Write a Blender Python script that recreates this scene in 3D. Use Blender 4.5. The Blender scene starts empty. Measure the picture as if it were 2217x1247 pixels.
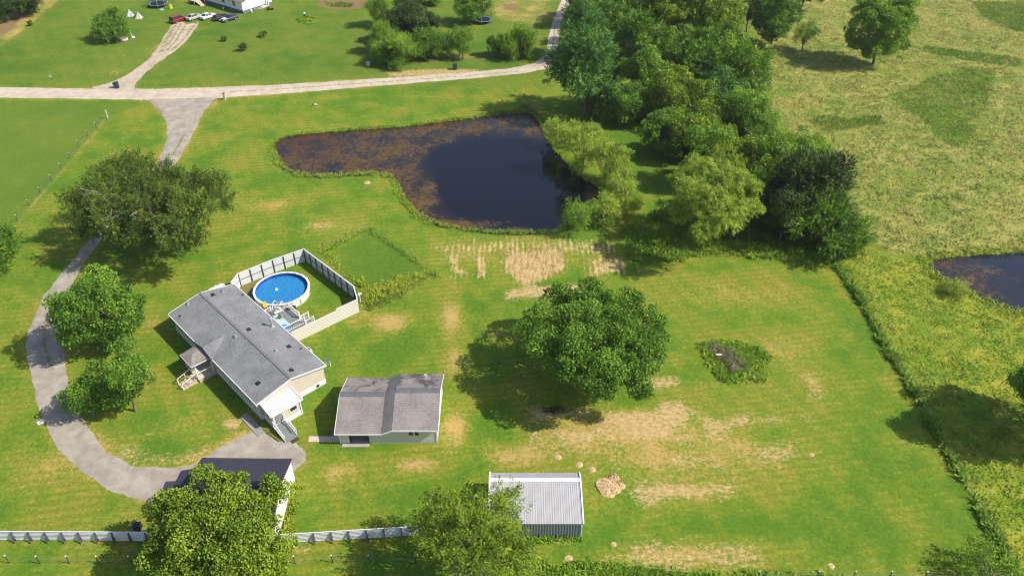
import bpy, math, random
import numpy as np
from mathutils import Vector, Matrix
R=math.radians; PI=math.pi
random.seed(7); rng=np.random.default_rng(11)
sc=bpy.context.scene; col=sc.collection
# ---------------------------------------------------------------- camera
H=72.0; F=1690.0; PITCH=R(37.5); CX,CY=1108.5,623.5
cam=bpy.data.cameras.new("camera"); co=bpy.data.objects.new("camera",cam); col.objects.link(co)
co.location=(0,0,H); co.rotation_euler=(R(90)-PITCH,0,0)
cam.sensor_width=36; cam.lens=36*F/2217; cam.clip_end=6000; cam.clip_start=1; sc.camera=co
# ---------------------------------------------------------------- sky and sun
SUN_AZ=R(-12); SUN_EL=R(44)
w=bpy.data.worlds.new("World"); sc.world=w; w.use_nodes=True
nt=w.node_tree; bg=nt.nodes['Background']; sky=nt.nodes.new('ShaderNodeTexSky'); sky.sky_type='NISHITA'
sky.sun_disc=False; sky.sun_elevation=SUN_EL; sky.sun_rotation=PI/2-SUN_AZ; sky.dust_density=1.5
nt.links.new(sky.outputs[0],bg.inputs[0]); bg.inputs[1].default_value=0.108
sl=bpy.data.lights.new("sun","SUN"); sl.energy=4.4; sl.angle=R(0.5); sl.color=(1,.93,.80)
so=bpy.data.objects.new("sun",sl); col.objects.link(so)
sd_=Vector((math.cos(SUN_EL)*math.cos(SUN_AZ),math.cos(SUN_EL)*math.sin(SUN_AZ),math.sin(SUN_EL)))
so.rotation_euler=sd_.to_track_quat('Z','Y').to_euler(); so.location=(60,-20,90)
vs=sc.view_settings; vs.view_transform='Standard'; vs.look='None'; vs.gamma=1; vs.exposure=0.58
sc.cycles.filter_width=1.05
# ---------------------------------------------------------------- surveying: photo pixel -> point at height z
def G(x,y,z=0.0):
    dx,du=(x-CX)/F,-(y-CY)/F; c,s=math.cos(PITCH),math.sin(PITCH)
    wx,wy,wz=dx,c+du*s,-s+du*c; t=(H-z)/-wz
    return Vector((wx*t,wy*t,z))
def GP(pts,z=0): return [tuple(G(a,b,z)[:2]) for a,b in pts]
def pxm(x,y,z=0):      # photo px per metre there
    q=G(x,y,z); return F/(q.y*math.cos(PITCH)+(H-z)*math.sin(PITCH))
# ---------------------------------------------------------------- helpers
def tag(o,label=None,cat=None,group=None,kind=None):
    if label:o['label']=label
    if cat:o['category']=cat
    if group:o['group']=group
    if kind:o['kind']=kind
    return o
def empty(name,loc,rz=0,**k):
    o=bpy.data.objects.new(name,None); col.objects.link(o); o.location=loc; o.rotation_euler=(0,0,rz); o.empty_display_size=.3
    return tag(o,**k)
class MB:
    def __init__(s): s.v=[]; s.f=[]
    def add(s,vs,fs):
        n=len(s.v); s.v+= [tuple(v) for v in vs]; s.f+=[tuple(i+n for i in f) for f in fs]; return s
    def box(s,x0,x1,y0,y1,z0,z1,tp=0):
        return s.add([(x0,y0,z0),(x1,y0,z0),(x1,y1,z0),(x0,y1,z0),(x0+tp,y0+tp,z1),(x1-tp,y0+tp,z1),(x1-tp,y1-tp,z1),(x0+tp,y1-tp,z1)],
          [(3,2,1,0),(4,5,6,7),(0,1,5,4),(1,2,6,5),(2,3,7,6),(3,0,4,7)])
    def slab(s,q,t):
        n=len(q); q=[Vector(p) for p in q]; b=[p-Vector((0,0,t)) for p in q]
        return s.add(q+b,[tuple(range(n)),tuple(range(2*n-1,n-1,-1))]+[(i,n+i,n+(i+1)%n,(i+1)%n) for i in range(n)])
    def prism(s,poly,z0,z1):
        n=len(poly); return s.add([(x,y,z0) for x,y in poly]+[(x,y,z1) for x,y in poly],
          [tuple(range(n-1,-1,-1)),tuple(range(n,2*n))]+[(i,(i+1)%n,n+(i+1)%n,n+i) for i in range(n)])
    def bar(s,a,b,w,h=None):
        a,b=Vector(a),Vector(b); h=h or w; d=(b-a).normalized(); u=Vector((0,0,1)) if abs(d.z)<.9 else Vector((0,1,0))
        x=d.cross(u).normalized()*w/2; y=x.cross(d).normalized()*h/2
        return s.add([a-x-y,a+x-y,a+x+y,a-x+y,b-x-y,b+x-y,b+x+y,b-x+y],[(3,2,1,0),(4,5,6,7),(0,1,5,4),(1,2,6,5),(2,3,7,6),(3,0,4,7)])
    def tube(s,pts,rs,n=6,cap=True):
        pts=[Vector(p) for p in pts]; m=len(pts)
        if not hasattr(rs,'__len__'): rs=[rs]*m
        V=[];Fc=[]
        for i,p in enumerate(pts):
            d=(pts[min(i+1,m-1)]-pts[max(i-1,0)]).normalized(); u=Vector((0,0,1)) if abs(d.z)<.9 else Vector((1,0,0))
            x=d.cross(u).normalized(); y=x.cross(d)
            for k in range(n):
                a=2*PI*k/n; V.append(p+(x*math.cos(a)+y*math.sin(a))*rs[i])
        for i in range(m-1):
            for k in range(n):
                k2=(k+1)%n; Fc.append((i*n+k,i*n+k2,(i+1)*n+k2,(i+1)*n+k))
        if cap: Fc+=[tuple(range(n-1,-1,-1)),tuple(range((m-1)*n,m*n))]
        return s.add(V,Fc)
    def lathe(s,prof,c=(0,0,0),n=24):
        V=[];Fc=[];m=len(prof)
        for r,z in prof:
            for k in range(n):
                a=2*PI*k/n; V.append((c[0]+r*math.cos(a),c[1]+r*math.sin(a),c[2]+z))
        for i in range(m-1):
            for k in range(n):
                k2=(k+1)%n; Fc.append((i*n+k,i*n+k2,(i+1)*n+k2,(i+1)*n+k))
        return s.add(V,Fc)
    def disc(s,r,c,n=24):
        return s.add([(c[0]+r*math.cos(2*PI*k/n),c[1]+r*math.sin(2*PI*k/n),c[2]) for k in range(n)],[tuple(range(n))])
    def build(s,name,m,parent=None,bevel=0,smooth=False,loc=None,**k):
        me=bpy.data.meshes.new(name); me.from_pydata(s.v,[],s.f); me.validate()
        import bmesh
        bm=bmesh.new(); bm.from_mesh(me); bmesh.ops.recalc_face_normals(bm,faces=bm.faces); bm.to_mesh(me); bm.free()
        me.materials.append(m)
        if smooth: me.polygons.foreach_set('use_smooth',[True]*len(me.polygons))
        o=bpy.data.objects.new(name,me); col.objects.link(o)
        if parent: o.parent=parent
        if loc: o.location=loc
        if bevel:
            b=o.modifiers.new('b','BEVEL'); b.width=bevel; b.segments=2; b.limit_method='ANGLE'
        return tag(o,**k)
def npmesh(name,V,Q,m,attrs=None,smooth=False,parent=None,**k):
    me=bpy.data.meshes.new(name); nv=len(V); nf,kk=Q.shape
    me.vertices.add(nv); me.vertices.foreach_set('co',np.ascontiguousarray(V,dtype=np.float32).ravel())
    me.loops.add(nf*kk); me.loops.foreach_set('vertex_index',np.ascontiguousarray(Q,dtype=np.int32).ravel())
    me.polygons.add(nf); me.polygons.foreach_set('loop_start',np.arange(0,nf*kk,kk,dtype=np.int32)); me.polygons.foreach_set('loop_total',np.full(nf,kk,dtype=np.int32))
    if smooth: me.polygons.foreach_set('use_smooth',np.ones(nf,dtype=bool))
    me.update(calc_edges=True)
    for n,(dom,a) in (attrs or {}).items():
        if a.ndim==1:
            at=me.attributes.new(n,'FLOAT',dom); at.data.foreach_set('value',a.astype(np.float32))
        else:
            at=me.attributes.new(n,'FLOAT_VECTOR',dom); at.data.foreach_set('vector',a.astype(np.float32).ravel())
    me.materials.append(m); o=bpy.data.objects.new(name,me); col.objects.link(o)
    if parent:o.parent=parent
    return tag(o,**k)
# ---------------------------------------------------------------- materials
class NT:
    def __init__(s,name):
        s.m=bpy.data.materials.new(name); s.m.use_nodes=True; s.t=s.m.node_tree; s.b=s.t.nodes['Principled BSDF']; s.out=s.t.nodes['Material Output']
        s.tc=None
    def n(s,ty,**k):
        x=s.t.nodes.new(ty)
        for a,b in k.items(): setattr(x,a,b)
        return x
    def l(s,a,b): s.t.links.new(a,b)
    def val(s,sock,v):
        if hasattr(v,'links') : s.l(v,sock)
        else: sock.default_value=v
    def coord(s,sx=1,sy=1,sz=1,rz=0,obj=True):
        tc=s.n('ShaderNodeTexCoord'); mp=s.n('ShaderNodeMapping'); mp.inputs['Scale'].default_value=(sx,sy,sz); mp.inputs['Rotation'].default_value=(0,0,rz)
        s.l(tc.outputs['Object'],mp.inputs[0]); return mp.outputs[0]
    def noise(s,scale,det=3,rough=.55,vec=None,dist=0):
        x=s.n('ShaderNodeTexNoise'); x.inputs['Scale'].default_value=scale; x.inputs['Detail'].default_value=det; x.inputs['Roughness'].default_value=rough; x.inputs['Distortion'].default_value=dist
        s.l(vec or s.coord(),x.inputs['Vector']); return x.outputs['Fac']
    def math(s,op,a,b=0.0,c=0.0,clamp=False):
        x=s.n('ShaderNodeMath',operation=op,use_clamp=clamp); s.val(x.inputs[0],a); s.val(x.inputs[1],b); s.val(x.inputs[2],c); return x.outputs[0]
    def ss(s,v,a,b,lo=0.0,hi=1.0):
        x=s.n('ShaderNodeMapRange',interpolation_type='SMOOTHSTEP'); s.l(v,x.inputs[0]); s.val(x.inputs[1],a); s.val(x.inputs[2],b); s.val(x.inputs[3],lo); s.val(x.inputs[4],hi); return x.outputs[0]
    def mix(s,f,a,b,mode='MIX'):
        x=s.n('ShaderNodeMix',data_type='RGBA',blend_type=mode); s.val(x.inputs[0],f)
        for i,v in ((6,a),(7,b)):
            if isinstance(v,tuple): x.inputs[i].default_value=(*v,1) if len(v)==3 else v
            else: s.l(v,x.inputs[i])
        return x.outputs[2]
    def attr(s,n,vec=False):
        x=s.n('ShaderNodeAttribute'); x.attribute_name=n; return x.outputs['Vector' if vec else 'Fac']
    def sep(s,v):
        x=s.n('ShaderNodeSeparateXYZ'); s.l(v,x.inputs[0]); return x.outputs
    def bump(s,h,st=.5,d=.05):
        x=s.n('ShaderNodeBump'); x.inputs['Strength'].default_value=st; x.inputs['Distance'].default_value=d; s.l(h,x.inputs['Height']); s.l(x.outputs[0],s.b.inputs['Normal'])
    def done(s,c,rough=.8,spec=.3,metal=0):
        if isinstance(c,tuple): s.b.inputs['Base Color'].default_value=(*c,1)
        else: s.l(c,s.b.inputs['Base Color'])
        s.val(s.b.inputs['Roughness'],rough); s.b.inputs['Specular IOR Level'].default_value=spec; s.b.inputs['Metallic'].default_value=metal
        return s.m
_mc={}
def M(name,c,rough=.6,var=.12,sc_=1.5,metal=0,spec=.4,bump=0):
    if name in _mc: return _mc[name]
    t=NT(name); n=t.noise(sc_,5); d=tuple(max(0,x*(1-var*1.6)) for x in c); u=tuple(min(1,x*(1+var)) for x in c)
    cc=t.mix(t.ss(n,.3,.7),d,u)
    if bump: t.bump(t.noise(40,2),bump,.01)
    _mc[name]=t.done(cc,rough,spec,metal); return _mc[name]
def shingle(name,a,b,axis='x',stain=0):
    t=NT(name); s=(1,1,1)
    v=t.coord(); w=t.n('ShaderNodeTexWave',wave_type='BANDS',bands_direction=axis.upper()); w.inputs['Scale'].default_value=1.1; w.inputs['Distortion'].default_value=1.0; w.inputs['Detail'].default_value=2; w.inputs['Detail Scale'].default_value=3
    t.l(v,w.inputs[0])
    n=t.noise(4.5,5,.85); n2=t.noise(.5,4)
    c=t.mix(t.ss(n,.3,.7),tuple(x*.8 for x in a),tuple(x*1.1 for x in b)); c=t.mix(t.math('MULTIPLY',w.outputs['Fac'],.28),c,tuple(x*.55 for x in a)); c=t.mix(t.ss(n2,.35,.7,0,.25),c,tuple(x*1.5 for x in b))
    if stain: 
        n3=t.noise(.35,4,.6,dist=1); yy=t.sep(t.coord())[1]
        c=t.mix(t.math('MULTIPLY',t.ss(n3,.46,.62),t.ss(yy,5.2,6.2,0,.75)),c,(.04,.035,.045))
    t.bump(n,.4,.03); return t.done(c,.92,.15)
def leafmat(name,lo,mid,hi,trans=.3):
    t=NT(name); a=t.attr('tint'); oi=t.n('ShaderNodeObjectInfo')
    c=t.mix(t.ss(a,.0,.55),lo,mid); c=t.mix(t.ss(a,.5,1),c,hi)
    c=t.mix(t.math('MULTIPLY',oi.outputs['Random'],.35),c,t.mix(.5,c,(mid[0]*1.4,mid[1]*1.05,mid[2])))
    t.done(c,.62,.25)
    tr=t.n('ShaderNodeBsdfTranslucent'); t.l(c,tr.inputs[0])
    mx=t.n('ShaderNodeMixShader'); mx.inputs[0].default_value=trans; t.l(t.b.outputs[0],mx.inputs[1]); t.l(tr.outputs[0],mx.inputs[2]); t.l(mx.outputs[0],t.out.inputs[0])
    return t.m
# ---------------------------------------------------------------- numpy geometry tools
def vnoise(x,y,s,seed=0):
    r=np.random.default_rng(seed); g=r.random((64,64)); X=x*s; Y=y*s; xi=np.floor(X).astype(int); yi=np.floor(Y).astype(int); fx=X-xi; fy=Y-yi
    fx=fx*fx*(3-2*fx); fy=fy*fy*(3-2*fy); a=g[xi%64,yi%64]; b=g[(xi+1)%64,yi%64]; c=g[xi%64,(yi+1)%64]; d=g[(xi+1)%64,(yi+1)%64]
    return (a*(1-fx)+b*fx)*(1-fy)+(c*(1-fx)+d*fx)*fy
def fbm(x,y,s,seed=0,o=3): return sum(vnoise(x,y,s*2**i,seed+i)*.5**i for i in range(o))/sum(.5**i for i in range(o))
def sdpoly(x,y,poly):
    d=np.full(x.shape,1e9); ins=np.zeros(x.shape,bool); n=len(poly)
    for i in range(n):
        ax,ay=poly[i]; bx,by=poly[(i+1)%n]; ex,ey=bx-ax,by-ay; wx,wy=x-ax,y-ay
        t=np.clip((wx*ex+wy*ey)/(ex*ex+ey*ey+1e-9),0,1); d=np.minimum(d,(wx-ex*t)**2+(wy-ey*t)**2)
        if by!=ay:
            c=((ay>y)!=(by>y))&(x<(bx-ax)*(y-ay)/(by-ay)+ax); ins^=c
    d=np.sqrt(d); return np.where(ins,-d,d)
def sdline(x,y,pl):
    d=np.full(x.shape,1e9)
    for (ax,ay),(bx,by) in zip(pl[:-1],pl[1:]):
        ex,ey=bx-ax,by-ay; wx,wy=x-ax,y-ay; t=np.clip((wx*ex+wy*ey)/(ex*ex+ey*ey+1e-9),0,1); d=np.minimum(d,(wx-ex*t)**2+(wy-ey*t)**2)
    return np.sqrt(d)
def smooth(poly,it=2,closed=True):
    for _ in range(it):
        q=[]; n=len(poly)
        for i in range(n if closed else n-1):
            a,b=poly[i],poly[(i+1)%n]; q+=[(.75*a[0]+.25*b[0],.75*a[1]+.25*b[1]),(.25*a[0]+.75*b[0],.25*a[1]+.75*b[1])]
        if not closed: q=[poly[0]]+q+[poly[-1]]
        poly=q
    return poly
def gridfaces(nx,ny):
    i=np.arange((nx-1)*(ny-1)); r=i//(nx-1); c=i%(nx-1); a=r*nx+c; return np.stack([a,a+1,a+nx+1,a+nx],1)
# ---------------------------------------------------------------- survey of the land (photo points)
POND=smooth(GP([(588,318),(600,300),(640,290),(720,284),(820,278),(920,268),(1020,255),(1110,242),(1150,242),(1175,268),(1190,310),(1225,345),(1262,388),(1300,400),(1310,425),(1270,445),(1235,465),(1215,500),(1160,503),(1090,504),(1000,496),(940,484),(905,465),(870,430),(858,395),(840,377),(790,375),(740,380),(680,381),(630,376),(600,350)]),2)
POND2=smooth(GP([(2012,562),(2060,556),(2110,550),(2160,548),(2230,545),(2330,560),(2330,720),(2240,680),(2180,665),(2120,640),(2085,625),(2040,600),(2020,585)]),2)
ROAD=GP([(-60,189),(0,189),(140,192),(330,193),(450,190),(600,184),(800,172),(1000,158),(1100,149),(1155,138),(1180,120),(1188,80),(1197,45),(1212,10),(1224,-18),(1238,-60),(1256,-60),(1243,-18),(1232,10),(1214,50),(1210,90),(1208,128),(1192,148),(1130,160),(1000,172),(800,188),(600,204),(470,213),(330,217),(170,214),(0,212),(-60,212)])
DRIVE=GP([(300,205),(325,222),(350,245),(362,270),(361,300),(345,345),(305,405),(215,493),(158,562),(95,640),(72,690),(54,745),(62,800),(80,868),(105,930),(120,962),(165,1010),(230,1055),(335,1092),(420,1090),(600,1060),(640,1018),(664,1000),(665,980),(640,955),(600,955),(560,928),(520,945),(470,970),(430,1002),(370,1016),(290,1008),(235,978),(190,922),(158,880),(145,810),(138,750),(134,690),(143,640),(182,568),(235,500),(340,400),(385,350),(412,300),(440,245),(465,215),(480,204)])
NDRIVE=GP([(195,190),(232,182),(270,165),(320,130),(345,98),(368,58),(384,48),(410,52),(432,48),(408,85),(382,108),(335,142),(295,178),(290,197),(240,202)])
# ---------------------------------------------------------------- ground sheet
gx=np.concatenate([np.array([-2500,-1200,-600,-350,-220,-180]),np.arange(-156,156.01,.55),np.array([180,220,350,600,1200,2500])])
gy=np.concatenate([np.array([-800,-300,-80,0,20,30]),np.arange(36,246,.55),np.array([260,300,400,700,1400,3000])])
XX,YY=np.meshgrid(gx,gy); x=XX.ravel(); y=YY.ravel()
def msk(poly,soft=1.0,pts=True,n=.0):
    """1 inside the photo polygon, soft edge in metres"""
    P=GP(poly) if pts else poly; ax=[p[0] for p in P]; ay=[p[1] for p in P]; o=np.zeros(x.shape)
    s=(x>min(ax)-soft*2-2)&(x<max(ax)+soft*2+2)&(y>min(ay)-soft*2-2)&(y<max(ay)+soft*2+2)
    d=sdpoly(x[s],y[s],P)+n*(fbm(x[s],y[s],.35,5)-.5)*2; o[s]=np.clip(.5-d/(2*soft),0,1); return o
def blob(px,py,rx,ry,v=1.0):
    c=G(px,py); s=pxm(px,py); a=rx/s; b=abs(G(px,py-ry).y-c.y); d=((x-c.x)/a)**2+((y-c.y)/b)**2; return v*np.exp(-d*1.2)
def band(pl,wd,soft=.5,pts=True):
    P=GP(pl) if pts else pl; ax=[p[0] for p in P]; ay=[p[1] for p in P]; o=np.zeros(x.shape); m=wd+soft+2
    s=(x>min(ax)-m)&(x<max(ax)+m)&(y>min(ay)-m)&(y<max(ay)+m); d=sdline(x[s],y[s],P); o[s]=np.clip((wd-d)/soft+.5,0,1); return o
def sdf(poly):
    ax=[p[0] for p in poly]; ay=[p[1] for p in poly]; o=np.full(x.shape,50.); s=(x>min(ax)-8)&(x<max(ax)+8)&(y>min(ay)-8)&(y<max(ay)+8); o[s]=sdpoly(x[s],y[s],poly); return o
dp=np.minimum(sdf(POND),sdf(POND2)); jag=(fbm(x,y,.9,21)-.5)*.9
z=np.where(dp<1.6,-.6*np.clip((1.0-(dp+jag))/1.6,0,1)**1.0,0)
z=np.where(dp+jag<-1,-.6+np.maximum(-1.2,(dp+jag+1)*.3),z)
mx_=lambda *a: np.maximum.reduce(a)
straw=mx_(
 1.2*msk([(1090,540),(1218,536),(1226,590),(1180,604),(1132,614),(1108,596),(1092,570)],.8,n=1.2),
 1.0*msk([(965,550),(990,548),(1015,596),(975,598)],.8,n=1.), 1.1*msk([(1027,556),(1050,556),(1053,602),(1032,602)],.5,n=.5),
 1.05*msk([(1272,565),(1345,552),(1352,590),(1285,597)],1.2,n=1.5), .78*msk([(930,528),(1060,520),(1240,515),(1340,520),(1355,560),(1270,560),(1090,545),(960,560)],2.,n=2),
 .85*msk([(1092,630),(1180,618),(1270,614),(1280,628),(1180,646),(1095,648)],.8,n=1.5),
 .9*msk([(1290,883),(1470,880),(1485,905),(1500,940),(1440,950),(1290,915)],.9,n=1.8), .7*msk([(1152,886),(1290,884),(1290,905),(1152,912)],.9,n=1.4),
 .8*msk([(1195,925),(1300,930),(1300,952),(1205,950)],.8,n=1.6), .65*msk([(1300,925),(1480,935),(1500,955),(1300,957)],.9,n=1.8),.55*msk([(1148,905),(1165,905),(1175,960),(1148,962)],.8,n=1),
 .72*msk([(1510,902),(1600,900),(1700,902),(1700,914),(1590,930),(1530,952)],.9,n=1.8), .5*msk([(1580,892),(1765,892),(1760,908),(1600,908)],1.2,n=1),
 .5*msk([(1150,955),(1250,965),(1310,985),(1240,990),(1150,975)],1.4,n=1.5), .55*msk([(1310,975),(1500,985),(1560,1010),(1330,1012)],1.6,n=2), .6*msk([(1640,965),(1715,958),(1728,985),(1690,1010),(1600,990)],1.4,n=2),
 .78*msk([(1365,1055),(1480,1042),(1585,1040),(1588,1066),(1480,1080),(1385,1086)],1.,n=1.8), .4*msk([(1340,1030),(1580,1030),(1590,1045),(1360,1050)],1,n=1),
 .55*msk([(1250,1205),(1400,1180),(1640,1185),(1660,1225),(1500,1240),(1250,1228)],1.6,n=2.5),
 .7*msk([(1400,822),(1468,816),(1472,832),(1350,846)],.8,n=1), .5*blob(1765,845,22,35), .55*blob(990,600,40,8), .4*blob(1385,585,30,8),
 .85*msk([(490,905),(512,902),(522,912),(515,926),(495,931),(481,922),(480,912)],.4,n=.25), .6*blob(325,940,13,11), .45*blob(1212,1168,40,14,),.5*blob(285,1150,3,2),
 .55*msk([(200,925),(240,975),(290,1005),(370,1012),(430,1000),(470,968),(545,930),(500,945),(430,970),(330,985),(250,960)],.9,n=1.2),
 .75*msk([(832,156),(900,151),(1000,150),(1035,152),(1030,160),(840,168)],.8,n=.8), .45*blob(350,1098,40,8), .5*blob(690,488,50,9), .55*blob(795,395,7,3), .4*blob(1550,830,80,4),
 .5*blob(660,1188,30,12), .9*blob(1320,1052,26,14), .6*blob(1327,1035,12,6),.5*blob(1150,700,60,8), .5*blob(1075,722,60,6))
dry=mx_(.9*blob(978,690,35,55),.9*blob(985,775,30,40),.85*blob(850,700,60,30),.9*blob(985,930,45,60),.8*blob(905,1005,70,22),.7*blob(740,1020,70,35),.65*blob(720,490,110,22),.6*blob(560,445,90,22),.5*blob(1110,560,200,40),.75*blob(1110,980,110,35),
 .7*msk([(1150,870),(1500,870),(1730,950),(1700,1010),(1340,1090),(1150,960)],5),.6*blob(1480,1060,160,30),.6*blob(1600,640,200,40),.55*blob(1760,840,60,60),.7*blob(1440,1205,220,30),.6*blob(1700,760,80,50),.6*blob(120,1000,110,60),.5*blob(400,920,80,40),.45*blob(250,1120,120,40),
 .8*msk([(-80,120),(-80,-60),(180,-60),(135,0),(60,62),(0,105)],1.5,n=1),.7*msk([(1065,-10),(1205,-10),(1195,50),(1150,58),(1065,42)],2,n=2),.6*blob(350,100,30,45),.55*blob(260,160,60,14),.6*blob(1010,122,120,9),.55*blob(1165,90,8,30),.5*blob(640,180,300,5),.5*blob(460,230,20,30),.4*blob(300,700,80,25),.45*blob(1480,950,400,80),
 .7*band([(235,245),(205,290),(150,352),(90,420),(30,495)],.45,.8),.5*band([(945,600),(800,672),(760,700)],.6,.9),.6*msk([(360,-10),(440,-10),(430,10),(380,5)],.5))
drd=sdf(ROAD); drv=np.minimum(sdf(DRIVE),sdf(NDRIVE)); edge=np.minimum(drd,drv)
dry=mx_(dry,np.clip(.75-edge/2.2,0,.7)*(.35+1.1*(fbm(x,y,.12,8)-.2)))
dirt=mx_(msk([(690,-30),(830,-30),(782,20),(735,22),(688,14)],.5,n=.8)*.9,.8*msk([(1090,8),(1122,10),(1118,25),(1088,22)],.5,n=.4),.8*msk([(-80,100),(-80,45),(0,42),(70,30),(110,-10),(150,-40),(110,0),(0,88)],1.5,n=1.2),
 .7*msk([(510,606),(540,590),(585,583),(560,600),(545,640),(520,640)],.4,n=.4),.35*blob(1215,850,60,30),.45*blob(1020,1000,4,4),.6*msk([(905,132),(1080,118),(1150,112),(1150,118),(1040,128),(905,140)],.8,n=1),.5*blob(1320,240,40,8),.5*blob(1400,300,30,20),.3*blob(480,850,30,40),.7*blob(1190,888,24,7))
dirt=np.maximum(dirt,np.where((dp<1.0)&(dp>-2),np.clip(1.0-(dp+.2)/.45,0,1)*.9,0))
PAST=[(1560,70),(1720,-60),(2500,-60),(2500,548),(2100,548),(2000,560),(1900,540),(1850,500),(1830,430),(1760,340),(1640,260),(1590,150)]
RUFF=[(1815,572),(1870,545),(1960,560),(2020,585),(2085,625),(2180,665),(2500,730),(2500,1300),(2240,1300),(2180,1215),(2140,1130),(2040,950),(1930,770)]
WOODG=[(1225,-60),(1205,200),(1300,235),(1480,330),(1500,420),(1390,480),(1640,540),(1870,560),(1830,430),(1760,350),(1680,240),(1640,60),(1700,-60)]
past=mx_(msk(PAST,3,n=3),msk(WOODG,2,n=1.5)); ruff=mx_(msk(RUFF,.9,n=.6),msk([(1335,498),(1400,485),(1500,510),(1640,535),(1800,560),(1840,585),(1700,562),(1550,552),(1400,572),(1360,560)],1,n=1),.8*msk([(1020,1247),(1110,1215),(1280,1222),(1620,1240),(1900,1246),(1900,1300),(1000,1300)],.8,n=1))
lush=mx_(.95*msk(WOODG,1.5,n=2),.8*band([(2000,106),(2060,118),(2120,128),(2200,138)],2.2,3),.7*band([(2040,158),(2110,148)],2,2),.6*blob(1700,205,40,20),.6*blob(1960,385,30,12),.6*blob(2190,240,20,14),.45*blob(1950,60,120,40),.9*msk([(1930,215),(2010,170),(2100,150),(2160,150),(2140,220),(2110,270),(2110,310),(2060,322),(2000,270)],1.5,n=4),.8*msk([(2100,5),(2240,5),(2240,75),(2180,60),(2120,30)],1.5,n=2),.7*blob(1795,268,45,16),.7*blob(1870,255,35,14),.7*msk([(1800,130),(1600,150),(1700,60),(1830,90)],8)*.6,.7*blob(1990,400,25,20),.6*blob(2180,345,30,30),.5*blob(2120,480,80,20),
 .8*msk([(722,548),(806,505),(935,590),(870,612),(800,625),(745,585)],.8,n=.4),.55*msk([(-60,222),(325,222),(240,245),(30,495),(-60,560)],1.5),.7*msk([(1215,235),(1320,255),(1480,330),(1470,400),(1380,420),(1360,330),(1240,250)],2),.55*blob(1890,990,90,120),.5*blob(1900,1150,80,60),.6*blob(1330,870,200,18),.5*blob(640,1100,80,60),.6*blob(1580,1130,200,30),.5*blob(870,740,110,90),.5*blob(1240,1180,40,60),.6*blob(1800,620,60,20))
field=msk([(-200,222),(325,222),(240,245),(30,495),(-200,700)],1.0)
cool=mx_(field,np.clip((y-G(700,196).y)/10+.3,0,1)*(x<25),.5*msk([(1215,235),(1320,255),(1480,330),(1470,400),(1380,420),(1360,330),(1240,250)],2),.55*msk([(722,548),(806,505),(935,590),(870,612),(800,625),(745,585)],.8,n=.4))
rowv=msk([(930,500),(1360,500),(1360,610),(930,625)],2)
Q=gridfaces(len(gx),len(gy))
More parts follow.
